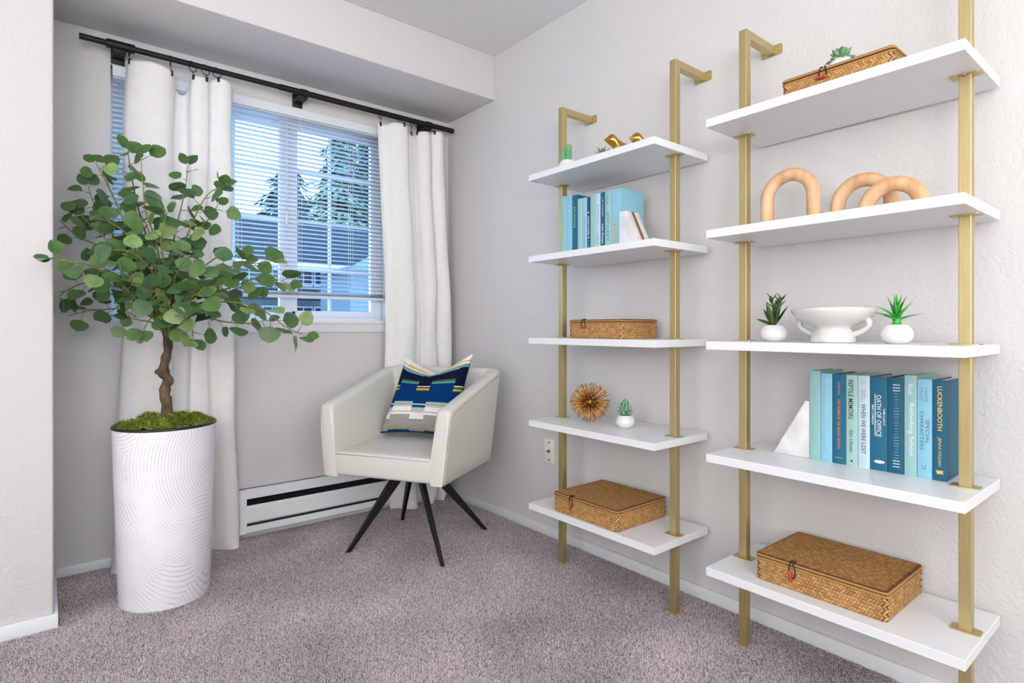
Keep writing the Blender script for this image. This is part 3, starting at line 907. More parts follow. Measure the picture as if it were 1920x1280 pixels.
bk(9, .246, .150, (8, 98, 130), 'teal book titled Luckenbooth in gold capitals beside the gold post', [('LUCKENBOOTH', .06, .50, .52, .34, GO, 0, .014), ('JENNI FAGAN', .565, .855, .48, .30, GO, .12, 0)], [('flag', .915, .5, .008, GO)])
# far bookshelf
G2 = 'books on the shelf nearer the corner'
XS2 = -.200
zb2 = ZS[1]
def bk2(ya, yb, top, rgb, label, texts, marks=(), dep=.134):
    book(ya - .0005, ya - yb - .001, zb2 + (.0028 if ya > -1.18 else 0), top - zb2, XS2, dep, rgb, label, texts, G2, marks)
RD = (196, 98, 84)
bk2(-1.171, -1.199, 1.527, (160, 208, 212), 'pale aqua book with red lettering, first of the row beside the gold post', [], [('bird', .30, .5, .003, (90, 110, 120)), ('bar', .95, .5, .004, (130, 160, 170))] + [('bar', .345 + .026 * i, .5, .0032, RD) for i in range(19)] + [('bar', .08 + .026 * i, .55, .0024, (150, 160, 164)) for i in range(7)])
bk2(-1.199, -1.233, 1.526, LB, 'light blue book with faded gold marks on its spine', [], [('oval', .16, .55, .008, (190, 204, 150)), ('oval', .26, .55, .008, (190, 204, 150)), ('oval', .64, .55, .005, (176, 204, 190)), ('oval', .75, .55, .004, (176, 204, 190))])
bk2(-1.233, -1.264, 1.523, TE, 'teal book with green script on its spine', [], [('flag', .21 + .045 * i, .45 + .05 * (i % 2), .0062 - .0006 * (i % 3), (124, 172, 112)) for i in range(8)])
bk2(-1.264, -1.290, 1.504, PG, 'plain pale green book without lettering, shorter than the teal ones', [])
bk2(-1.290, -1.316, 1.503, (160, 212, 236), 'light blue book with dark blue lettering, The Art of the Wasted Day', [('The Art of the Wasted Day', .33, .96, .45, .32, (70, 110, 190), 0, .004)])
bk2(-1.316, -1.333, 1.501, (14, 84, 112), 'thin dark teal book titled Creatures in white', [('|', .26, .28, .5, .5, WH, 0, 0), ('CREATURES', .33, .67, .5, .42, WH, 0, .016), ('|', .70, .72, .5, .5, WH, 0, 0), ('A NOVEL', .76, .89, .5, .3, (170, 200, 210), 0, 0)])
bk2(-1.333, -1.361, 1.509, (162, 208, 206), 'pale aqua book with a fine column of small grey print', [], [('bar', .16 + .032 * i, .45, .0022, (110, 142, 150)) for i in range(15)] + [('bar', .78 + .03 * i, .45, .002, (140, 170, 176)) for i in range(4)])
bk2(-1.361, -1.386, 1.507, (208, 230, 242), 'very pale blue book titled Song of the Dead', [('SONG', .19, .50, .5, .46, (130, 150, 160), 0, 0), ('of the', .53, .63, .5, .28, (150, 166, 174), .2, 0), ('DEAD', .67, .96, .5, .46, (130, 150, 160), 0, 0), ('THE', .05, .14, .5, .46, (186, 200, 208), 0, 0)])
bk2(-1.386, -1.409, 1.507, (14, 100, 134), 'teal book titled Late Essays in white beside the very pale blue one', [('J. M. COETZEE', .08, .40, .5, .34, (190, 224, 236), .1, .006), ('Late Essays', .53, .86, .5, .42, WH, 0, .02)])
bk2(-1.409, -1.438, 1.510, (166, 208, 202), 'pale green book with slanted black letters', [('JUST LUCKY', .36, .84, .5, .46, (70, 86, 84), .3, 0)], [('bar', .075 + .02 * i, .45, .0042, BK) for i in range(9)] + [('ring', .91, .5, .006, (120, 150, 146))])
bk2(-1.438, -1.487, 1.508, (150, 208, 230), 'thick light blue book with gold foil print, next to the striped bookend', [], [('flag', .475, .42, .007, GO + (.6,))] + [('flag', .59 + .062 * i, .42, .0088, GO + (.6,)) for i in range(6)] + [('bar', .08 + .03 * i, .42, .003, (180, 212, 222)) for i in range(10)], dep=.138)

# ================================================================== BOOKENDS
def bookend(y_flat, sgn, x0, x1, z, h, wb, wt, label, stripe):
    """vertical face at y_flat against the books, sloping towards sgn*y"""
    t = thing('bookend', label, 'bookend', ((x0 + x1) / 2, y_flat + sgn * wb / 2, z))
    L = x1 - x0
    cuts = [(x0, x0 + L * .38, M_marble, 'marble_slab'), (x0 + L * .38, x0 + L * .62, M_walnut, 'wood_inlay'), (x0 + L * .62, x1, M_marble, 'marble_slab')] if stripe else [(x0, x0 + L * .38, M_marble, 'marble_slab'), (x0 + L * .38, x0 + L * .62, M_walnut, 'wood_inlay'), (x0 + L * .62, x1, M_marble, 'marble_slab')]
    for a, b, m, n in cuts:
        mb = MB()
        mb.prism([(y_flat, z + .0004), (y_flat + sgn * wb, z + .0004), (y_flat + sgn * wt, z + h), (y_flat, z + h)], 'x', a, b, bev=.0012)
        part(mb, n, m, t, smooth=40)
    return t
bookend(-1.4885, -1, XS2 - .010, XS2 + .062, ZS[1], .138, .098, .034, 'white marble bookend with a brown wood stripe leaning on the light blue books', True)
bookend(-2.1490, 1, XS + .004, XS + .076, ZS[3], .164, .105, .012, 'white marble bookend on the shelf before the long row of blue books', True)

# ================================================================== SMALL ORNAMENTS
def leafmesh(mb, base, d, n, L, w, curl=.2, fold=.15, pts=5, mi=0, tip=.05, prof=None):
    """a thick pointed succulent blade from base along d; n is its upper normal"""
    d = d.normalized(); s = d.cross(n).normalized(); n = s.cross(d).normalized()
    rows = []
    for k in range(pts + 1):
        t = k / pts
        ww = (prof(t) if prof else (sin(pi * (.18 + .82 * t)) ** .8 if t < 1 else 0)) * w * .5
        c = base + d * (L * t) + n * (curl * L * t * t)
        th = ww * .35
        rows.append([mb.bm.verts.new(c + s * ww + n * fold * ww), mb.bm.verts.new(c + n * (-th * .2)), mb.bm.verts.new(c - s * ww + n * fold * ww), mb.bm.verts.new(c - n * th)])
    for A, B in zip(rows, rows[1:]):
        for k in range(4):
            f = mb.bm.faces.new((A[k], A[(k + 1) % 4], B[(k + 1) % 4], B[k])); f.smooth = True; f.material_index = mi
    mb.bm.faces.new(rows[0][::-1]); mb.bm.faces.new(rows[-1])
POT = [(.0, .0), (.55, .0), (.64, .03), (.86, .16), (.98, .34), (1.0, .50), (.95, .68), (.84, .84), (.72, .95), (.66, 1.0), (.62, .985), (.60, .90)]
def pot(x, y, z, r, h, name, label, soil=True):
    t = thing(name, label, 'potted plant', (x, y, z), 0, None)
    mb = MB(); mb.lathe([(p[0] * r, p[1] * h + .0003) for p in POT], (x, y, z), 36); part(mb, 'pot', M_ceramic, t)
    mb = MB(); mb.lathe([(.001, h * .97), (r * .35, h * .965), (r * .615, h * .93)], (x, y, z), 20, cap=False); part(mb, 'gravel', M_soil, t)
    return t
M_jade = mat('jade_green_leaf', (112, 172, 142), 0.5, rgb2=(140, 190, 160), vscale=30, random_hue=.08)
M_cact = mat('mint_green_stem', (84, 160, 116), 0.5, rgb2=(128, 188, 146), vscale=60)
M_aloe = mat('dark_green_blade', (70, 122, 48), 0.5, rgb2=(118, 160, 84), vscale=60, random_hue=.08)
M_olive = mat('olive_green_blade', (58, 84, 40), 0.45, rgb2=(88, 116, 56), vscale=20, random_hue=.12)
M_bright = mat('bright_green_blade', (34, 150, 44), 0.4, rgb2=(84, 186, 66), vscale=20, random_hue=.08)
M_grey = mat('grey_green_leaf', (96, 146, 116), 0.5, rgb2=(128, 166, 118), vscale=30, random_hue=.08)
def blade(t, name, m, *a, **k):
    mb = MB(); leafmesh(mb, *a, **k); part(mb, name, m, t)
# echeveria-like plant, lower shelf of the far unit
def stacked(x, y, z, t, tiers, R_, m, rr):
    for j, (zz, n, L, el) in enumerate(tiers):
        for k in range(n):
            a = 2 * pi * (k + .5 * (j % 2)) / n + rr.uniform(-.1, .1)
            d = Vector((cos(a) * cos(el), sin(a) * cos(el), sin(el)))
            blade(t, 'leaf', m, Vector((x, y, z + zz)) + Vector((cos(a), sin(a), 0)) * .003, d, Vector((-cos(a) * sin(el), -sin(a) * sin(el), cos(el))), L, L * .52, curl=.25, fold=.25,
                  prof=lambda q: (.55 + .9 * q - 1.35 * q ** 3) if q < .97 else .12)
p1 = pot(-.168, -1.482, ZS[3], .0365, .047, 'potted_succulent', 'mint green succulent with plump leaves in a white pot beside the spiky gold ball')
stacked(-.168, -1.482, ZS[3] + .045, p1, [(.000, 7, .034, .35), (.010, 7, .034, .6), (.020, 6, .033, .85), (.030, 5, .030, 1.1), (.036, 3, .026, 1.35)], 0, M_jade, random.Random(1))
# trailing stems, top shelf of the far unit
p2 = pot(-.250, -1.258, ZS[0], .036, .043, 'potted_succulent', 'bumpy mint green stems in a white pot at the left end of the top shelf')
rr = random.Random(2)
for k, (dx, dy, hh) in enumerate(((0, .010, .050), (.004, -.006, .066), (-.008, -.016, .060), (.010, .004, .040), (-.004, .018, .042))):
    mb = MB()
    b = Vector((-.250 + dx, -1.258 + dy, ZS[0] + .039))
    mb.tube([b, b + Vector((0, 0, hh))], [.0045, .0035], 7)
    for j in range(int(hh / .004)):
        for q in range(6):
            a = q * pi / 3 + j * .5
            mb.sphere(b + Vector((cos(a) * .0064, sin(a) * .0064, j * .0041)), .0040, 6, 4, (1, 1, 1.2))
    part(mb, 'stem', M_cact, p2, smooth=60)
p3 = pot(-.195, -1.392, ZS[0], .034, .040, 'potted_succulent', 'dark green spiky succulent on the top shelf beside the gold bird')
rr = random.Random(3)
for k in range(16):
    a = k * 2.4 + rr.uniform(-.2, .2); el = .45 + .055 * k
    d = Vector((cos(a) * cos(el), sin(a) * cos(el), sin(el)))
    blade(p3, 'leaf', M_aloe, Vector((-.195, -1.392, ZS[0] + .038)), d, Vector((-cos(a) * sin(el), -sin(a) * sin(el), cos(el))), .046 if k < 10 else .038, .011, curl=.10, fold=.3, prof=lambda q: max(.02, 1 - q ** 1.4))
# rosette on the woven box, top shelf nearer the viewer
p4 = pot(-.118, -2.218, ZS[0] + .0768, .0365, .058, 'potted_succulent', 'grey green rosette succulent in a white pot on the lid of the woven box')
rr = random.Random(5)
for j, (n, L, el, zz) in enumerate(((7, .040, .12, 0), (6, .036, .55, .004), (5, .030, .95, .008), (3, .024, 1.3, .010))):
    for k in range(n):
        a = 2 * pi * (k + .5 * (j % 2)) / n + rr.uniform(-.12, .12)
        d = Vector((cos(a) * cos(el), sin(a) * cos(el), sin(el)))
        blade(p4, 'leaf', M_grey, Vector((-.118, -2.218, ZS[0] + .133 + zz)), d, Vector((-cos(a) * sin(el), -sin(a) * sin(el), cos(el))), L, L * .66, curl=.1 if j else -.15, fold=.2,
              prof=lambda q: (.4 + 1.25 * q - 1.5 * q ** 3.2) if q < .97 else .1)
# two pots on the middle shelf nearer the viewer
p5 = pot(-.200, -2.066, ZS[2], .0385, .048, 'potted_succulent', 'olive green upright succulent in a white pot at the far side of the white bowl')
rr = random.Random(6)
b5 = Vector((-.200, -2.066, ZS[2] + .044))
for (dy, dx, up, L, w) in ((.055, .0, .55, .062, .012), (.032, .01, .95, .070, .013), (.014, -.01, 1.2, .075, .016), (-.004, .01, 1.3, .080, .018), (-.022, -.012, 1.1, .074, .016), (-.034, .006, .95, .072, .014), (-.012, .02, 1.2, .07, .015), (.006, -.02, 1.1, .066, .016)):
    d = Vector((dx, dy, up * .05))
    blade(p5, 'leaf', M_olive, b5, d, Vector((-.6, -dy * 8, .5)), L, w, curl=-.12 if dy > .03 else .06, fold=.3)
for s0, (dy, dx, zz) in enumerate(((-.010, 0, .045), (-.018, -.01, .050), (.006, .006, .052))):
    tip = b5 + Vector((dx, dy * 1.6, zz + .028))
    mb = MB(); mb.tube([b5, b5 + Vector((dx, dy, zz)), tip], [.003, .0025, .0015], 6); part(mb, 'stem', M_olive, p5)
    for j in range(7):
        a = j * 2.4; c = (b5 + Vector((dx, dy, zz))).lerp(tip, j / 6)
        d = Vector((cos(a) * .8, sin(a), .55 + .1 * j))
        blade(p5, 'leaf', M_olive, c, d, Vector((-cos(a) * .5, -sin(a) * .5, 1)), .026, .008, curl=.1, fold=.3)
p6 = pot(-.205, -2.381, ZS[2], .0365, .048, 'potted_succulent', 'bright green aloe in a white pot at the near side of the white bowl')
b6 = Vector((-.205, -2.381, ZS[2] + .044))
rr = random.Random(8)
for k in range(15):
    a = k * 2.4 + .5; el = .32 + .075 * k
    d = Vector((cos(a) * cos(el), sin(a) * cos(el), sin(el)))
    blade(p6, 'leaf', M_bright, b6 + Vector((0, 0, .012 + .0012 * k)), d, Vector((-cos(a) * sin(el), -sin(a) * sin(el), cos(el))),   .060 - .0004 * k, .0145, curl=-.20 if el < .8 else .05, fold=.45, prof=lambda q: max(.03, 1 - q ** 1.5))
mb = MB(); mb.tube([b6 - Vector((0, 0, .004)), b6 + Vector((0, 0, .028))], [.012, .007], 10); part(mb, 'stem', M_bright, p6)
# footed bowl with two handles
bc = Vector((-.205, -2.231, ZS[2]))
bowl = thing('footed_bowl', 'white glazed footed bowl with two loop handles between the two small plants', 'bowl', tuple(bc))
prof = [(.0, .0004), (.060, .0004), (.0625, .004), (.058, .018), (.051, .032), (.047, .040), (.056, .046), (.080, .054), (.100, .066), (.111, .080), (.1155, .0905), (.113, .0925), (.108, .088), (.094, .070), (.070, .058), (.0, .052)]
mb = MB(); mb.lathe([(p[0] * .885, p[1]) for p in prof[1:]], tuple(bc), 64, cap=True)
rr = random.Random(9)
for v in mb.bm.verts:
    a = math.atan2(v.co.y - bc.y, v.co.x - bc.x); q = .0012 * sin(3 * a + 1) + .0009 * sin(7 * a + v.co.z * 90)
    v.co.x += q * cos(a); v.co.y += q * sin(a)
    if v.co.z - bc.z > .06: v.co.z += .0016 * sin(2 * a + .6)
part(mb, 'bowl', M_bowl, bowl)
for s in (1, -1):
    pts = [(0, .083 * s, .064), (0, .089 * s, .052), (0, .083 * s, .040), (0, .067 * s, .029), (0, .047 * s, .021)]
    mb = MB(); sm = [bc + spline(pts, i / 14) for i in range(15)]
    mb.tube(sm, [0.0068 + .0018 * abs(i - 7) / 7 for i in range(15)], 10); part(mb, 'handle', M_bowl, bowl)
# wooden arches
def arch(x, y0, y1, z, h, r, rz, label):
    t = thing('wooden_arch', label, 'ornament', (x, (y0 + y1) / 2, z), rz, None)
    w = abs(y1 - y0) / 2 - r
    pts = [Vector((0, w, 0.0004))]
    leg = h - r - w
    leg = max(leg, .006)
    pts += [Vector((0, w, leg * .5)), Vector((0, w, leg))]
    for k in range(1, 24):
        a = pi * k / 24
        pts.append(Vector((0, w * cos(a), leg + w * sin(a))))
    pts += [Vector((0, -w, leg)), Vector((0, -w, leg * .5))]
    pts.append(Vector((0, -w, .0004)))
    mb = MB()
    n = 20
    mb.tube(pts, r, n)
    return part(mb, 'arch', M_lightwood, t, world=False, smooth=60)
arch(-.185, -2.020, -2.190, ZS[1], .171, .0185, 0, 'tallest pale wooden arch on the shelf, standing apart beside the gold post')
arch(-.150, -2.203, -2.370, ZS[1], .126, .0185, 0, 'middle pale wooden arch, partly behind the lowest one')
arch(-.222, -2.298, -2.458, ZS[1], .082, .0185, 0, 'lowest pale wooden arch, in front of the middle one')
# spiky gold ball
sb = Vector((-.190, -1.322, ZS[3] + .0822))
ball = thing('spiked_ball', 'gold wire sea urchin ball resting on the shelf beside a small succulent', 'ornament', (sb.x, sb.y, ZS[3]))
mb = MB(); mb.sphere(sb, .012, 14, 10); part(mb, 'core', M_goldspike, ball)
mb = MB()
rr = random.Random(10)
NSP = 300
for k in range(NSP):
    zz = 1 - 2 * (k + .5) / NSP; a = k * 2.39996
    q = sqrt(1 - zz * zz)
    d = (Vector((q * cos(a), q * sin(a), zz)) + Vector((rr.uniform(-.07, .07), rr.uniform(-.07, .07), rr.uniform(-.07, .07)))).normalized()
    L = rr.uniform(.073, .0812)
    mb.tube([sb + d * .008, sb + d * L], [.0008, .0014], 5)
part(mb, 'spikes', M_goldspike, ball, kind='stuff')
# gold birds
def bird(x, y, z, s, rz, label):
    t = thing('bird_figurine', label, 'figurine', (x, y, z), rz, None)
    mb = MB()
    # body as rings along local -x .. +x (beak towards +x)
    st = [(-.062, .062, .003, .004), (-.050, .056, .010, .007), (-.034, .046, .021, .019), (-.014, .038, .029, .030), (.004, .040, .031, .034), (.018, .052, .026, .031), (.022, .068, .0245, .0260), (.029, .0780, .0250, .0245), (.040, .082, .0230, .0215), (.050, .081, .0150, .0140), (.056, .080, .0070, .0060), (.067, .082, .0008, .0008)]
    rings = []
    for i, (px, pz, rw, rh) in enumerate(st):
        rings.append([mb.bm.verts.new(Vector((px - (.010 * sin(2 * pi * k / 16) if 2 < i < 6 else 0), rw * cos(2 * pi * k / 16), pz + rh * sin(2 * pi * k / 16))) * s) for k in range(16)])
    for A, B in zip(rings, rings[1:]):
        for k in range(16):
            f = mb.bm.faces.new((A[k], A[(k + 1) % 16], B[(k + 1) % 16], B[k])); f.smooth = True
    mb.bm.faces.new(rings[0][::-1]); mb.bm.faces.new(rings[-1])
    lo = min(v.co.z for v in mb.bm.verts)
    for v in mb.bm.verts: v.co.z -= lo - .0003
    for v in mb.bm.verts:
        if v.co.z < .006 * s: v.co.z = .0004
    o = part(mb, 'body', M_goldpol, t, world=False)
    md = o.modifiers.new('smooth', 'SUBSURF'); md.levels = 1; md.render_levels = 2
    for sg in (1, -1):
        mb = MB(); mb.sphere(Vector((.044, sg * .0205, .084 - lo / s)) * s, .0022 * s, 8, 6); part(mb, 'eye', M_black, t, world=False)
bird(-.200, -1.488, ZS[0], 1.0, radians(150), 'shiny gold bird figurine on the top shelf with beak and breast showing')
bird(-.140, -1.552, ZS[0], 1.0, radians(158), 'shiny gold bird figurine at the end of the top shelf with only its head showing')

# ================================================================== ARMCHAIR
chair = thing('armchair', 'off white leather swivel armchair with black splayed legs in the corner', 'chair', (-.518, -.522, 0), radians(-58.9))
def cpart(mb, name, m, top=None, smooth=None, label=None): return part(mb, name, m, chair, top, False, smooth, label)
HB, HT, ZB = .287, .324, .345
def outer(s):
    """plan path of the shell, s in 0..1 from the left front round the back to the right front: unit square coordinates and corner rounding"""
    rad = .085
    return None
def shell_pts():
    P = []
    yf, yb, rc = -.290, .305, .085
    n1 = 10
    for k in range(n1 + 1): P.append((-1, yf + (yb - rc - yf) * k / n1, 0))
    for k in range(1, 7):
        a = pi - pi / 2 * k / 7; P.append((cos(a), sin(a), 1))
    for k in range(9): P.append((-1 + 2 * k / 8, yb, 2))
    for k in range(1, 7):
        a = pi / 2 - pi / 2 * k / 7; P.append((cos(a), sin(a), 3))
    for k in range(n1 + 1): P.append((1, yb - rc + (yf - yb + rc) * k / n1, 4))
    return P, yf, yb, rc
def ring_at(p, half, inset, yf, yb, rc):
    """plan position for a given half width and inset from the outer face"""
    x, y, kind = p
    H = half - inset; B = yb - inset; r = max(.012, rc - inset)
    if kind == 0: return (-H, min(y, 9) if y < yb - rc - 1e-6 else B - r)
    if kind == 4: return (H, min(y, 9) if y < yb - rc - 1e-6 else B - r)
    if kind in (1, 3): return ((H - r) * (1 if x > 0 else -1) + r * x, B - r + r * y)
    return (x * (H - r), B)
P, yf, yb, rc = shell_pts()
def top_z(y):
    t = min(1, max(0, (y - yf) / (.27 - yf)))
    return .650 + .138 * t
mb = MB()
T = .066
rings = []
for p in P:
    x_, y_ = ring_at(p, HT, T / 2, yf, yb, rc)
    zt = top_z(y_)
    ring = []
    for (ins, zz) in ((.004, ZB), (0, ZB + .004), (0, ZB + .06), (0, zt - .10), (0, zt - .018), (.005, zt - .005), (.016, zt), (T - .016, zt), (T - .005, zt - .006), (T, zt - .02), (T, ZB + .12), (T, ZB + .03), (T, ZB)):
        f = (zz - ZB) / (.70 - ZB)
        half = HB + (HT - HB) * f
        a, b = ring_at(p, half, ins, yf - .006 * f, yb - .008 + .014 * f, rc)
        if p[2] in (0, 4) and abs(p[1] - yf) < 1e-6: b = yf + .008 * f
        ring.append(mb.bm.verts.new((a, b, zz)))
    rings.append(ring)
nr = len(rings[0])
for A, B in zip(rings, rings[1:]):
    for k in range(nr):
        mb.bm.faces.new((A[k], A[(k + 1) % nr], B[(k + 1) % nr], B[k]))
c0 = mb.bm.faces.new(rings[0]); c1 = mb.bm.faces.new(rings[-1][::-1])
ends = set()
for f in (c0, c1):
    for e in f.edges:
        if (e.verts[0].co.z > ZB + .02 or e.verts[1].co.z > ZB + .02): ends.add(e)
bmesh.ops.bevel(mb.bm, geom=list(ends), offset=.018, segments=4, profile=.5, affect='EDGES')
cpart(mb, 'shell', M_leather, smooth=50)
mb = MB()
for sgn in (1, -1):
    pts = []
    for zz in (ZB + .004, ZB + .1, ZB + .2, .590):
        f = (zz - ZB) / (.70 - ZB); pts.append((sgn * (HB + (HT - HB) * f + .0006), yf + .008 * f + .0165, zz))
    f = (.632 - ZB) / (.70 - ZB); pts.append((sgn * (HB + (HT - HB) * f + .0004), yf + .026, .633))
    for k in range(1, 9):
        y = yf + .045 + (yb - .13 - yf) * k / 8; zz = top_z(y) - .0175
        f = (zz - ZB) / (.70 - ZB); pts.append((sgn * (HB + (HT - HB) * f + .0006), y, zz))
    sm = [spline(pts, i / 60) for i in range(61)]
    mb.tube(sm, .0034, 8)
cpart(mb, 'piping', M_piping)
# seat cushion with a softly crowned top
mb = MB()
SW0, SW1 = HB - .048, HB - .036
mb.box(-SW0, SW0, yf + .002, .245, ZB + .004, .453, bev=.016, seg=4)
bmesh.ops.subdivide_edges(mb.bm, edges=[e for e in mb.bm.edges if e.calc_length() > .2], cuts=8, use_grid_fill=True)
for v in mb.bm.verts:
    if v.co.z > .42:
        u, w_ = v.co.x / SW0, (v.co.y + .02) / .27
        v.co.z += .010 * max(0, 1 - u * u) * max(0, 1 - w_ * w_)
cpart(mb, 'seat', M_leather, smooth=50)
mb = MB(); mb.tube([(-SW0 + .012, yf + .0035, .442), (0, yf + .003, .4435), (SW0 - .012, yf + .0035, .442)], .0022, 6); cpart(mb, 'seat_seam', M_piping)
mb = MB(); mb.box(-HB + .05, HB - .05, yf + .05, yb - .08, ZB - .003, ZB + .012); cpart(mb, 'base_board', M_black)
mb = MB(); mb.lathe([(.02, .315), (.075, .318), (.078, .335), (.078, .343)], (0, -.012, 0), 24); cpart(mb, 'swivel_plate', M_black)
for fx, fy in ((-.200, -.248), (.266, -.241), (.264, .231), (-.197, .213)):
    a = Vector((fx * .17, fy * .17 - .008, .338)); b = Vector((fx, fy, .0006))
    d = Vector((fx, fy, 0)).normalized(); s = Vector((-d.y, d.x, 0))
    mb = MB()
    va = [a + s * .010 + d * .036, a - s * .010 + d * .036, a - s * .010 - d * .030, a + s * .010 - d * .030]
    vb = [b + s * .007 + d * .006, b - s * .007 + d * .006, b - s * .007 - d * .014, b + s * .007 - d * .014]
    A = [mb.bm.verts.new(v) for v in va]; B = [mb.bm.verts.new(v) for v in vb]
    mb.bm.faces.new(A); mb.bm.faces.new(B[::-1])
    for k in range(4): mb.bm.faces.new((A[k], B[k], B[(k + 1) % 4], A[(k + 1) % 4]))
    bmesh.ops.bevel(mb.bm, geom=mb.bm.edges[:], offset=.0015, segments=1, affect='EDGES')
    cpart(mb, 'leg', M_black)

# ------------------------------------------------------------------ cushion on the armchair
cush = thing('throw_pillow', 'square woven throw pillow with blue, white and grey stepped stripes on the armchair', 'pillow', chair.location, radians(-58.9))
NAVY, ROY, OLI, TUR, YEL, CRE, TEA, LGR, WHI, GRY, GTE, MAU, GLD, BOT = [lin(c) for c in ((12, 24, 50), (2, 52, 106), (92, 88, 44), (58, 160, 160), (206, 184, 74), (226, 222, 190), (18, 112, 120), (190, 186, 182), (232, 229, 222), (160, 155, 150), (116, 146, 154), (196, 182, 190), (196, 152, 62), (0, 70, 120))]
COLA = [(0, .035, BOT), (.035, .05, GLD), (.05, .238, GRY), (.238, .268, WHI), (.268, .276, TEA), (.276, .340, WHI), (.340, .368, LGR), (.368, .376, TEA), (.376, .402, LGR), (.402, .412, TEA), (.412, .650, ROY), (.650, .672, TUR), (.672, .704, OLI), (.704, .83, NAVY), (.83, .885, GTE), (.885, .905, WHI), (.905, .93, YEL), (.93, .95, MAU), (.95, 1.01, WHI)]
COLB = [(0, .02, BOT), (.02, .155, GRY), (.155, .175, GTE), (.175, .262, WHI), (.262, .325, LGR), (.325, .335, TEA), (.335, .362, BOT), (.362, .374, WHI), (.374, .540, ROY), (.540, .552, OLI), (.552, .570, YEL), (.570, .585, OLI), (.585, .600, TEA), (.600, .615, CRE), (.615, .845, NAVY), (.845, .885, GTE), (.885, .91, WHI), (.91, .93, YEL), (.93, 1.01, WHI)]
def pcol(u, v):
    tbl = COLA if (.115 < u < .415 or .605 < u < .925) else COLB
    for a, b, c in tbl:
        if a <= v < b: return c
    return WHI
Q = [Vector((-.235, .070, .470)), Vector((.175, .070, .470)), Vector((.236, .135, .862)), Vector((-.128, .135, .852))]
nrm = ((Q[1] - Q[0]).cross(Q[3] - Q[0])).normalized()
if nrm.y > 0: nrm = -nrm
def pil(u, v, sg):
    p = Q[0] * (1 - u) * (1 - v) + Q[1] * u * (1 - v) + Q[2] * u * v + Q[3] * (1 - u) * v
    a, b = 2 * u - 1, 2 * v - 1
    ea, eb = 1 - a ** 4, 1 - b ** 4
    th = .072 * (max(0, ea * eb)) ** .6
    ins = .016
    p = p + (Q[1] - Q[0]).normalized() * (-a * ins * (1 - b * b)) + (Q[3] - Q[0]).normalized() * (-(b if b < 0 else 0) * ins * (1 - a * a))
    dip = .088 * (max(0, 1 - abs(a + .05) ** 1.3)) * max(0, (v - .55) / .45) ** 1.3
    p.z -= dip
    p = p + nrm * sg * (th + .004 * sin(9 * u + 4 * v) * ea * eb)
    if v > .6: p = p - nrm * .02 * max(0, 1 - abs(a) * 1.6) * (v - .6) / .4 * (1 if sg > 0 else .3)
    return p
NPX, NPY = 100, 160
mb = MB()
lay = mb.bm.loops.layers.float_color.new('weave')
rr = random.Random(12)
for sg in (1, -1):
    V = [[mb.bm.verts.new(pil(i / NPX, j / NPY, sg)) for i in range(NPX + 1)] for j in range(NPY + 1)]
    for j in range(NPY):
        for i in range(NPX):
            f = mb.bm.faces.new((V[j][i], V[j][i + 1], V[j + 1][i + 1], V[j + 1][i])); f.smooth = True
            c = pcol((i + .5) / NPX, (j + .5) / NPY) if sg > 0 else BOT
            g = rr.uniform(.78, 1.22) if c == GRY else rr.uniform(.9, 1.1)
            for lp in f.loops: lp[lay] = (min(1, c[0] * g), min(1, c[1] * g), min(1, c[2] * g), 1)
bmesh.ops.remove_doubles(mb.bm, verts=mb.bm.verts[:], dist=.0002)
M_pillow = mat('woven_wool', (255, 255, 255), 0.9, spec=.1, attr='weave', bump=.5, bscale=330, bdist=.0015)
part(mb, 'cover', M_pillow, cush, world=False)
mb = MB(); mb.box(.226, .232, .128, .1295, .775, .815); part(mb, 'care_label', mat('label_ribbon', (150, 176, 190), .7, var=.05), cush, world=False)

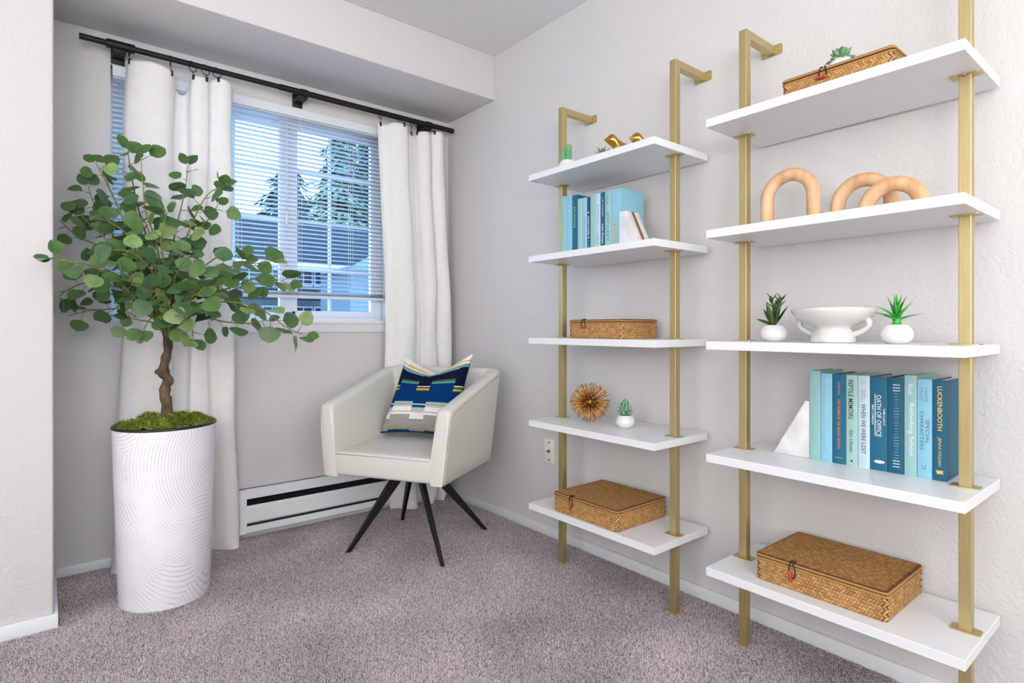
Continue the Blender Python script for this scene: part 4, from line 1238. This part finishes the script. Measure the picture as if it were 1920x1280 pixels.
# ================================================================== POTTED TREE
TWIGS=[
 [(-1.511,-0.431,0.927),(-1.548,-0.427,1.211),(-1.592,-0.404,1.405),(-1.616,-0.384,1.551),(-1.625,-0.377,1.633)],
 [(-1.508,-0.433,0.937),(-1.543,-0.469,1.266),(-1.58,-0.478,1.395),(-1.592,-0.494,1.495),(-1.598,-0.489,1.595)],
 [(-1.513,-0.429,0.937),(-1.588,-0.368,1.233),(-1.647,-0.295,1.435),(-1.686,-0.237,1.55),(-1.711,-0.217,1.608)],
 [(-1.514,-0.428,0.947),(-1.603,-0.318,1.217),(-1.67,-0.224,1.362),(-1.712,-0.17,1.457),(-1.731,-0.17,1.525)],
 [(-1.514,-0.428,0.957),(-1.616,-0.371,1.192),(-1.692,-0.31,1.319),(-1.745,-0.266,1.384),(-1.768,-0.248,1.417)],
 [(-1.514,-0.428,0.957),(-1.619,-0.317,1.166),(-1.695,-0.23,1.288),(-1.761,-0.17,1.329),(-1.818,-0.17,1.389)],
 [(-1.514,-0.428,0.976),(-1.65,-0.485,1.135),(-1.737,-0.557,1.188),(-1.794,-0.6,1.196),(-1.838,-0.61,1.2)],
 [(-1.514,-0.428,0.986),(-1.634,-0.383,1.122),(-1.739,-0.31,1.15),(-1.8,-0.274,1.121),(-1.819,-0.258,1.1)],
 [(-1.517,-0.426,0.996),(-1.599,-0.36,1.059),(-1.68,-0.242,1.057),(-1.733,-0.173,1.053),(-1.793,-0.17,1.032)],
 [(-1.505,-0.436,0.937),(-1.499,-0.415,1.216),(-1.478,-0.419,1.357),(-1.453,-0.439,1.497),(-1.444,-0.447,1.593)],
 [(-1.503,-0.437,0.937),(-1.483,-0.492,1.21),(-1.447,-0.547,1.363),(-1.405,-0.581,1.467),(-1.358,-0.62,1.501)],
 [(-1.503,-0.437,0.947),(-1.462,-0.406,1.219),(-1.408,-0.386,1.348),(-1.362,-0.397,1.414),(-1.336,-0.418,1.466)],
 [(-1.502,-0.438,0.957),(-1.449,-0.455,1.146),(-1.375,-0.49,1.238),(-1.326,-0.517,1.263),(-1.278,-0.555,1.247)],
 [(-1.502,-0.438,0.957),(-1.455,-0.541,1.121),(-1.37,-0.674,1.194),(-1.302,-0.755,1.21),(-1.251,-0.796,1.219)],
 [(-1.502,-0.438,0.967),(-1.437,-0.49,1.095),(-1.335,-0.599,1.133),(-1.244,-0.673,1.176),(-1.171,-0.733,1.153)],
 [(-1.502,-0.438,0.967),(-1.44,-0.553,1.064),(-1.35,-0.665,1.08),(-1.267,-0.757,1.052),(-1.201,-0.811,0.992),(-1.15,-0.852,0.962)],
 [(-1.503,-0.437,0.967),(-1.42,-0.441,1.037),(-1.334,-0.471,1.013),(-1.257,-0.508,1.005),(-1.193,-0.56,1.017)],
 [(-1.505,-0.436,0.957),(-1.474,-0.5,1.006),(-1.45,-0.544,0.992),(-1.446,-0.561,0.954)],
 [(-1.511,-0.431,0.967),(-1.558,-0.444,1.006),(-1.595,-0.44,1.015),(-1.625,-0.442,1.023)],
 [(-1.51,-0.432,0.957),(-1.552,-0.526,1.146),(-1.616,-0.577,1.231),(-1.676,-0.58,1.247)],
 [(-1.506,-0.434,0.957),(-1.527,-0.521,1.167),(-1.548,-0.581,1.291),(-1.537,-0.616,1.379)],
 [(-1.505,-0.436,0.957),(-1.516,-0.581,1.117),(-1.512,-0.688,1.183),(-1.496,-0.752,1.22)],
 [(-1.51,-0.432,0.957),(-1.557,-0.574,1.097),(-1.608,-0.636,1.128),(-1.661,-0.644,1.144)],
 [(-1.505,-0.436,0.957),(-1.497,-0.596,1.07),(-1.466,-0.725,1.099),(-1.429,-0.781,1.128)],
 [(-1.506,-0.434,0.957),(-1.532,-0.62,1.06),(-1.56,-0.7,1.092),(-1.592,-0.726,1.107)],
 [(-1.51,-0.432,0.937),(-1.522,-0.358,1.178),(-1.543,-0.276,1.348),(-1.579,-0.221,1.452)],
 [(-1.505,-0.436,0.937),(-1.47,-0.387,1.179),(-1.427,-0.345,1.299),(-1.39,-0.349,1.376)],
 [(-1.503,-0.437,0.957),(-1.46,-0.395,1.108),(-1.378,-0.384,1.168),(-1.303,-0.419,1.134)],
 [(-1.511,-0.431,0.957),(-1.547,-0.35,1.097),(-1.618,-0.215,1.131),(-1.708,-0.17,1.095)],
 [(-1.508,-0.433,0.947),(-1.557,-0.497,1.205),(-1.637,-0.509,1.309),(-1.689,-0.492,1.352)],
 [(-1.505,-0.436,0.947),(-1.519,-0.553,1.033),(-1.5,-0.645,1.045),(-1.491,-0.705,1.031)],
 [(-1.508,-0.433,0.947),(-1.535,-0.515,1.015),(-1.566,-0.567,1.033),(-1.6,-0.591,0.986)]]
TRUNK= [(-1.51, -0.432, 0.641), (-1.51, -0.431, 0.71), (-1.516, -0.427, 0.739), (-1.513, -0.429, 0.771), (-1.506, -0.434, 0.795), (-1.519, -0.424, 0.824), (-1.513, -0.429, 0.872), (-1.506, -0.434, 0.913), (-1.511, -0.431, 0.976), (-1.525, -0.42, 1.055), (-1.531, -0.415, 1.125)]
PC = Vector((-1.513, -.429, 0))
tree = thing('potted_tree', 'artificial round-leaved eucalyptus tree in a tall white planter topped with moss', 'potted tree', tuple(PC))
RIM = .632
mb = MB(); mb.lathe([(.10, .0005), (.1445, .0005), (.1460, .004), (.1565, .33), (.1655, RIM - .006), (.1655, RIM - .002), (.158, RIM - .002), (.155, RIM - .05), (.02, RIM - .05)], tuple(PC), 96)
planter = part(mb, 'planter', M_planter, tree)
mb = MB(); mb.tube([(PC.x + .1635 * cos(2 * pi * k / 64), PC.y + .1635 * sin(2 * pi * k / 64), RIM + .001) for k in range(64)], .0055, 8, closed=True)
part(mb, 'planter_rim', M_rimblack, tree, planter)
rr = random.Random(21)
def mossz(r, a):
    return RIM - .008 + .034 * (1 - (r / .158) ** 2.2) + .008 * sin(3 * a + 1) * (r / .158) + .008 * sin(5 * a + r * 40) * min(1, r / .03) + .005 * sin(9 * a - r * 70) * min(1, r / .05)
mb = MB()
NR, NA = 14, 56
V = [[mb.bm.verts.new((PC.x + (.159 * j / NR + .0005) * cos(2 * pi * k / NA), PC.y + (.159 * j / NR + .0005) * sin(2 * pi * k / NA), mossz(.159 * j / NR, 2 * pi * k / NA) + rr.uniform(-.004, .004))) for k in range(NA)] for j in range(NR + 1)]
for j in range(NR):
    for k in range(NA):
        f = mb.bm.faces.new((V[j][k], V[j][(k + 1) % NA], V[j + 1][(k + 1) % NA], V[j + 1][k])); f.smooth = True
for k in range(9000):                                       # curled moss fronds
    r = .151 * sqrt(rr.random()); a = rr.uniform(0, 2 * pi)
    b = Vector((PC.x + r * cos(a), PC.y + r * sin(a), mossz(r, a) - .003))
    h = rr.uniform(0, 2 * pi); el = rr.uniform(.1, 1.1)
    d = Vector((cos(h) * cos(el), sin(h) * cos(el), sin(el))); s = Vector((-sin(h), cos(h), 0)) * rr.uniform(.0010, .0026)
    L = rr.uniform(.012, .030)
    p1_, p2_ = b + d * L * .55, b + d * L + Vector((0, 0, -L * .25))
    vs = [mb.bm.verts.new(q) for q in (b - s, b + s, p1_ + s, p1_ - s, p2_)]
    mi = 1 if rr.random() < .55 else 0
    mb.bm.faces.new((vs[0], vs[1], vs[2], vs[3])).material_index = mi; mb.bm.faces.new((vs[3], vs[2], vs[4])).material_index = mi
part(mb, 'moss', [M_moss, M_moss2], tree, kind='stuff', fix=False)
mb = MB()
sm = [spline(TRUNK, i / 60) for i in range(61)]
mb.tube(sm, [.0195 - .007 * i / 60 + .0016 * sin(i * .9) + .004 * math.exp(-((i - 30) / 2.5) ** 2) for i in range(61)], 12)
mb.tube([sm[29], sm[30] + Vector((-.024, 0, .004)), sm[30] + Vector((-.027, 0, .006))], [.011, .010, .004], 8)
part(mb, 'trunk', M_bark, tree, smooth=60)
# leaf shapes: round blades with a short point, slightly folded and curled, on a thin stalk
def leaf_mesh(k):
    q = random.Random(100 + k)
    mb = MB()
    n = 6
    wid = .44 + .07 * q.random(); fold = q.uniform(.06, .22); curl = q.uniform(-.30, .12); off = q.uniform(-.03, .03)
    rows = []
    for j in range(n + 1):
        t = j / n
        w = wid * (sin(pi * min(1, t ** .82 * 1.0)) ** .62 if 0 < t < 1 else 0)
        if j == n: w = 0
        y = .16 + .84 * t
        zc = curl * t * t
        if w == 0: rows.append([mb.bm.verts.new((off * t, y, zc))])
        else: rows.append([mb.bm.verts.new((-w + off * t, y, zc + fold * w + .03 * sin(7 * t + k))), mb.bm.verts.new((off * t, y, zc)), mb.bm.verts.new((w + off * t, y, zc + fold * w + .03 * sin(6 * t + 2 * k)))])
    for A, B in zip(rows, rows[1:]):
        if len(A) == 1:
            for i in range(2): mb.bm.faces.new((A[0], B[i + 1], B[i])).smooth = True
        elif len(B) == 1:
            for i in range(2): mb.bm.faces.new((A[i], A[i + 1], B[0])).smooth = True
        else:
            for i in range(2): mb.bm.faces.new((A[i], A[i + 1], B[i + 1], B[i])).smooth = True
    s = .012
    a = [mb.bm.verts.new(p) for p in ((-s, 0, -.005), (s, 0, -.005), (0, 0, .012))]; b = [mb.bm.verts.new(p) for p in ((-s, .17, -.005), (s, .17, -.005), (0, .17, .012))]
    for i in range(3): mb.bm.faces.new((a[i], a[(i + 1) % 3], b[(i + 1) % 3], b[i]))
    me = bpy.data.meshes.new('leaf'); mb.bm.to_mesh(me); mb.bm.free()
    return me
M_leafs = [mat('eucalyptus_leaf_%d' % i, c, .42, rgb2=d, vscale=1.6, detail=2, random_hue=.16, translucent=.12, spec=.45) for i, (c, d) in enumerate((((66, 98, 54), (90, 124, 68)), ((56, 90, 54), (80, 114, 70)), ((104, 138, 78), (146, 174, 112))))]
LM = []
for k in range(9):
    me = leaf_mesh(k); me.materials.append(M_leafs[(0, 1, 2, 0, 1, 0, 1, 2, 0)[k]]); LM.append(me)
rr = random.Random(33)
CAMDIR = Vector((-.16, -1, .10)).normalized()
nleaf = 0
inv = local(tree)
LEAVES = []
def add_leaf(p, axis, nrm_, L):
    y = axis.normalized(); x = y.cross(nrm_)
    if x.length < 1e-3: x = y.cross(Vector((0, 0, 1)))
    x.normalize(); z = x.cross(y)
    tip = p + y * L
    if tip.y > -.150 or p.y > -.15: return
    for q in (p, tip, p + y * L * .6 + x * L * .5, p + y * L * .6 - x * L * .5):   # keep clear of the boxed-out wall
        if q.x < PX + .012 and q.y > PY - .012: return
    M = Matrix(((x.x, y.x, z.x, p.x), (x.y, y.y, z.y, p.y), (x.z, y.z, z.z, p.z), (0, 0, 0, 1)))
    LEAVES.append((L / (p - cam.location).length, rr.randrange(9), inv @ M @ Matrix.Diagonal((L * rr.uniform(.92, 1.1), L, L, 1))))
for ti, tw in enumerate(TWIGS):
    pts = [spline(tw, i / 40) for i in range(41)]
    ln = [0]
    for a, b in zip(pts, pts[1:]): ln.append(ln[-1] + (b - a).length)
    TL = ln[-1]
    mb = MB(); mb.tube(pts, [.0042 - .0030 * i / 40 for i in range(41)], 6)
    sub = []
    def at(s):
        for i in range(40):
            if ln[i + 1] >= s: 
                f = (s - ln[i]) / max(1e-6, ln[i + 1] - ln[i]); return pts[i].lerp(pts[i + 1], f), (pts[i + 1] - pts[i]).normalized()
        return pts[-1], (pts[-1] - pts[-2]).normalized()
    s0 = max(.13, TL * .28)
    n = max(4, round((TL - s0) / .030))
    for k in range(n):
        s = s0 + (TL - s0) * (k + .5 * rr.random()) / n
        p, d = at(s)
        ang = k * 2.4 + ti
        u = d.cross(Vector((0, 0, 1))); u.normalize(); v = d.cross(u)
        side = (u * cos(ang) + v * sin(ang))
        ax = (side * 1.0 + d * rr.uniform(.2, .8) + Vector((0, 0, rr.uniform(-.45, .15))))
        ax.normalize()
        st = rr.uniform(.006, .030)
        q = p + ax * st
        sub.append((p, q))
        nn = (CAMDIR * rr.uniform(.35, 1.0) + Vector((rr.uniform(-.6, .6), rr.uniform(-.3, .3), rr.uniform(.1, .9))))
        add_leaf(q, ax, nn, rr.uniform(.050, .070) * (1.10 if p.y < -.5 else 1))
    p, d = pts[-1], (pts[-1] - pts[-3]).normalized()
    for sg in (-1, 1):
        ax = (d + Vector((sg * .7, rr.uniform(-.3, .3), rr.uniform(-.3, .3)))).normalized()
        add_leaf(p, ax, CAMDIR * .6 + Vector((rr.uniform(-.5, .5), 0, .8)), rr.uniform(.046, .062))
    for a, b in sub: mb.tube([a, b], [.0015, .0011], 4)
    part(mb, 'branch', M_twig if ti % 4 else M_bark if ti in (0, 28) else M_twig, tree, smooth=60)

LEAVES.sort(key=lambda q: -q[0])
for _, k, M in LEAVES[:300]:
    o = bpy.data.objects.new('leaf', LM[k]); COL.objects.link(o); o.parent = tree; o.matrix_local = M
if len(LEAVES) > 300:                                       # the smallest ones, past the limit for single parts
    mb = MB()
    for _, k, M in LEAVES[300:]:
        n0 = len(mb.bm.verts); mb.bm.from_mesh(LM[k]); mb.bm.verts.ensure_lookup_table()
        vs = mb.bm.verts[n0:]
        bmesh.ops.transform(mb.bm, matrix=M, verts=vs)
    part(mb, 'small_leaves', M_leafs[0], tree, world=False, kind='stuff', fix=False)
print('LEAVES', len(LEAVES))
# ================================================================== OUTSIDE THE WINDOW
M_ground = mat('pale_bounce_ground', (172, 174, 170), .95, var=.3, vscale=2)  # unseen ground, made pale to throw light up onto the blind slats
M_siding = mat('pale_siding', (116, 124, 132), .7, var=.02)
M_roof = mat('slate_shingles', (24, 28, 34), .85, var=.25, vscale=6)
M_wdark = mat('dark_window_glass', (58, 74, 92), .15)
M_fir = mat('fir_needles', (62, 84, 82), .9, rgb2=(96, 120, 112), vscale=1.5)
M_fir2 = mat('light_fir_needles', (62, 86, 80), .9, rgb2=(158, 174, 124), vscale=2.5)
M_bush = mat('broad_foliage', (74, 110, 62), .85, rgb2=(206, 210, 104), vscale=1.2)
M_trunk = mat('outdoor_bark', (70, 58, 50), .9, var=.2)
GZ = -2.8
mb = MB(); mb.quad((-40, .3, GZ), (40, .3, GZ), (40, 60, GZ), (-40, 60, GZ)); struct(mb, 'ground', M_ground)
def conifer(x, y, top, r, n, m, label, seed):
    t = thing('conifer', label, 'tree', (x, y, GZ), 0, 'conifers across the yard')
    mb = MB(); mb.tube([(x, y, GZ), (x, y, top - .3)], [.20, .03], 8); part(mb, 'trunk', M_trunk, t)
    q = random.Random(seed); mb = MB(); H = top - GZ - 1.0
    for k in range(n):
        f = q.random() ** .75                                  # 0 at the top
        z = top - f * H; a = q.uniform(0, 2 * pi); R_ = r * (f ** .8) * q.uniform(.15, 1.15) * (.7 + .3 * sin(z * 5 + 3 * a)) + .05
        c = Vector((x + R_ * cos(a), y + R_ * sin(a), z - .25 * R_ + q.uniform(-.15, .15)))
        d = Vector((cos(a), sin(a), -.35)).normalized(); s = Vector((-sin(a), cos(a), 0))
        L = q.uniform(.3, .65) * (.6 + .6 * f) * (1 + max(0, y - 25) * .03); w = L * .32
        v = [mb.bm.verts.new(c - d * L), mb.bm.verts.new(c + s * w - Vector((0, 0, .08))), mb.bm.verts.new(c + d * L * .7 - Vector((0, 0, .12))), mb.bm.verts.new(c - s * w - Vector((0, 0, .08)))]
        mb.bm.faces.new(v)
    part(mb, 'foliage', m, t, kind='stuff', fix=False)
conifer(9.7, 25.0, 11.8, 4.8, 9000, M_fir2, 'tall conifer seen through the right sash with pale new growth', 1)
conifer(14.6, 32.0, 16.5, 5.0, 8000, M_fir, 'tall dark conifer at the far right of the view through the blind', 2)
conifer(10.9, 37.0, 12.6, 7.2, 16000, M_fir, 'blue-green conifer seen through the left sash behind the roof', 3)
conifer(9.0, 50.0, 12.0, 8.5, 12000, M_fir, 'low wide conifer farther back at the left of the view', 4)
bt = thing('broadleaf_tree', 'yellow-green leafy tree seen in the slit of window left of the curtain', 'tree', (-1.6, 9.0, GZ))
mb = MB(); mb.tube([(-1.6, 9, GZ), (-1.5, 9, 3.0)], [.16, .08], 8); part(mb, 'trunk', M_trunk, bt)
q = random.Random(6); mb = MB()
for k in range(5200):
    d = Vector((q.gauss(0, 1), q.gauss(0, 1), q.gauss(0, 1))).normalized() * (q.random() ** .4)
    c = Vector((-1.5 + d.x * 1.5, 9 + d.y * 1.4, 3.6 + d.z * 2.4))
    e = Vector((q.uniform(-1, 1), q.uniform(-1, 1), q.uniform(-1, 1))).normalized(); s = e.orthogonal().normalized()
    L = q.uniform(.07, .15)
    mb.bm.faces.new([mb.bm.verts.new(v) for v in (c - e * L, c + s * L * .6, c + e * L, c - s * L * .6)])
part(mb, 'foliage', M_bush, bt, kind='stuff', fix=False)
# neighbouring house
hs = thing('neighbour_house', 'pale two storey house with a dark roof across the yard', 'house', (5, 16, GZ))
mb = MB(); mb.box(-3.0, 9.5, 15.5, 19, GZ, 2.95); part(mb, 'wall', M_siding, hs)
mb = MB(); mb.prism([(14.7, 2.82), (14.7, 2.95), (17.2, 4.75), (19.4, 3.0), (19.4, 2.85)], 'x', -3.4, 9.9); part(mb, 'roof', M_roof, hs)
mb = MB(); mb.box(-3.4, 9.9, 14.66, 14.72, 2.80, 2.98); part(mb, 'gutter', M_vinyl, hs)
mb = MB(); mb.prism([(13.9, 1.78), (13.9, 1.90), (15.5, 2.20), (15.5, 2.02)], 'x', -3.0, 4.9); part(mb, 'porch_roof', M_roof, hs)
for x in (-1.9, -.4, 1.1, 2.6, 3.55, 4.5, 5.15, 7.9):
    for z0, z1 in ((2.36, 2.78), (1.10, 1.62)):
        mb = MB(); mb.box(x - .30, x + .30, 15.44, 15.5, z0 - .06, z1 + .05); w_ = part(mb, 'window', M_vinyl, hs)
        for sx_ in (-1, 1):
            mb = MB(); mb.box(x + (.02 if sx_ > 0 else -.26), x + (.26 if sx_ > 0 else -.02), 15.425, 15.437, z0, z1); part(mb, 'pane', M_wdark, hs, w_)
wg = thing('house_wing', 'siding clad wing with a white gable at the right of the view outside', 'house', (5.6, 12.5, GZ))
mb = MB(); mb.box(4.40, 5.05, 11.6, 13.7, GZ, 2.62); part(mb, 'wall', M_siding, wg)
for k in range(34):
    mb = MB(); z = -1.4 + k * .118
    mb.prism([(11.60, z), (11.578, z), (11.592, z + .116), (11.60, z + .116)], 'x', 4.40, 5.05); part(mb, 'siding_board', M_siding, wg)
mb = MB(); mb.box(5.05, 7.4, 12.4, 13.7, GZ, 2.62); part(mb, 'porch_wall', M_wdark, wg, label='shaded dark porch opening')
mb = MB(); mb.prism([(4.2, 2.50), (5.1, 2.70), (6.5, 3.55), (7.8, 2.70), (7.8, 2.50)], 'y', 11.3, 13.7); part(mb, 'gable_roof', M_siding, wg)
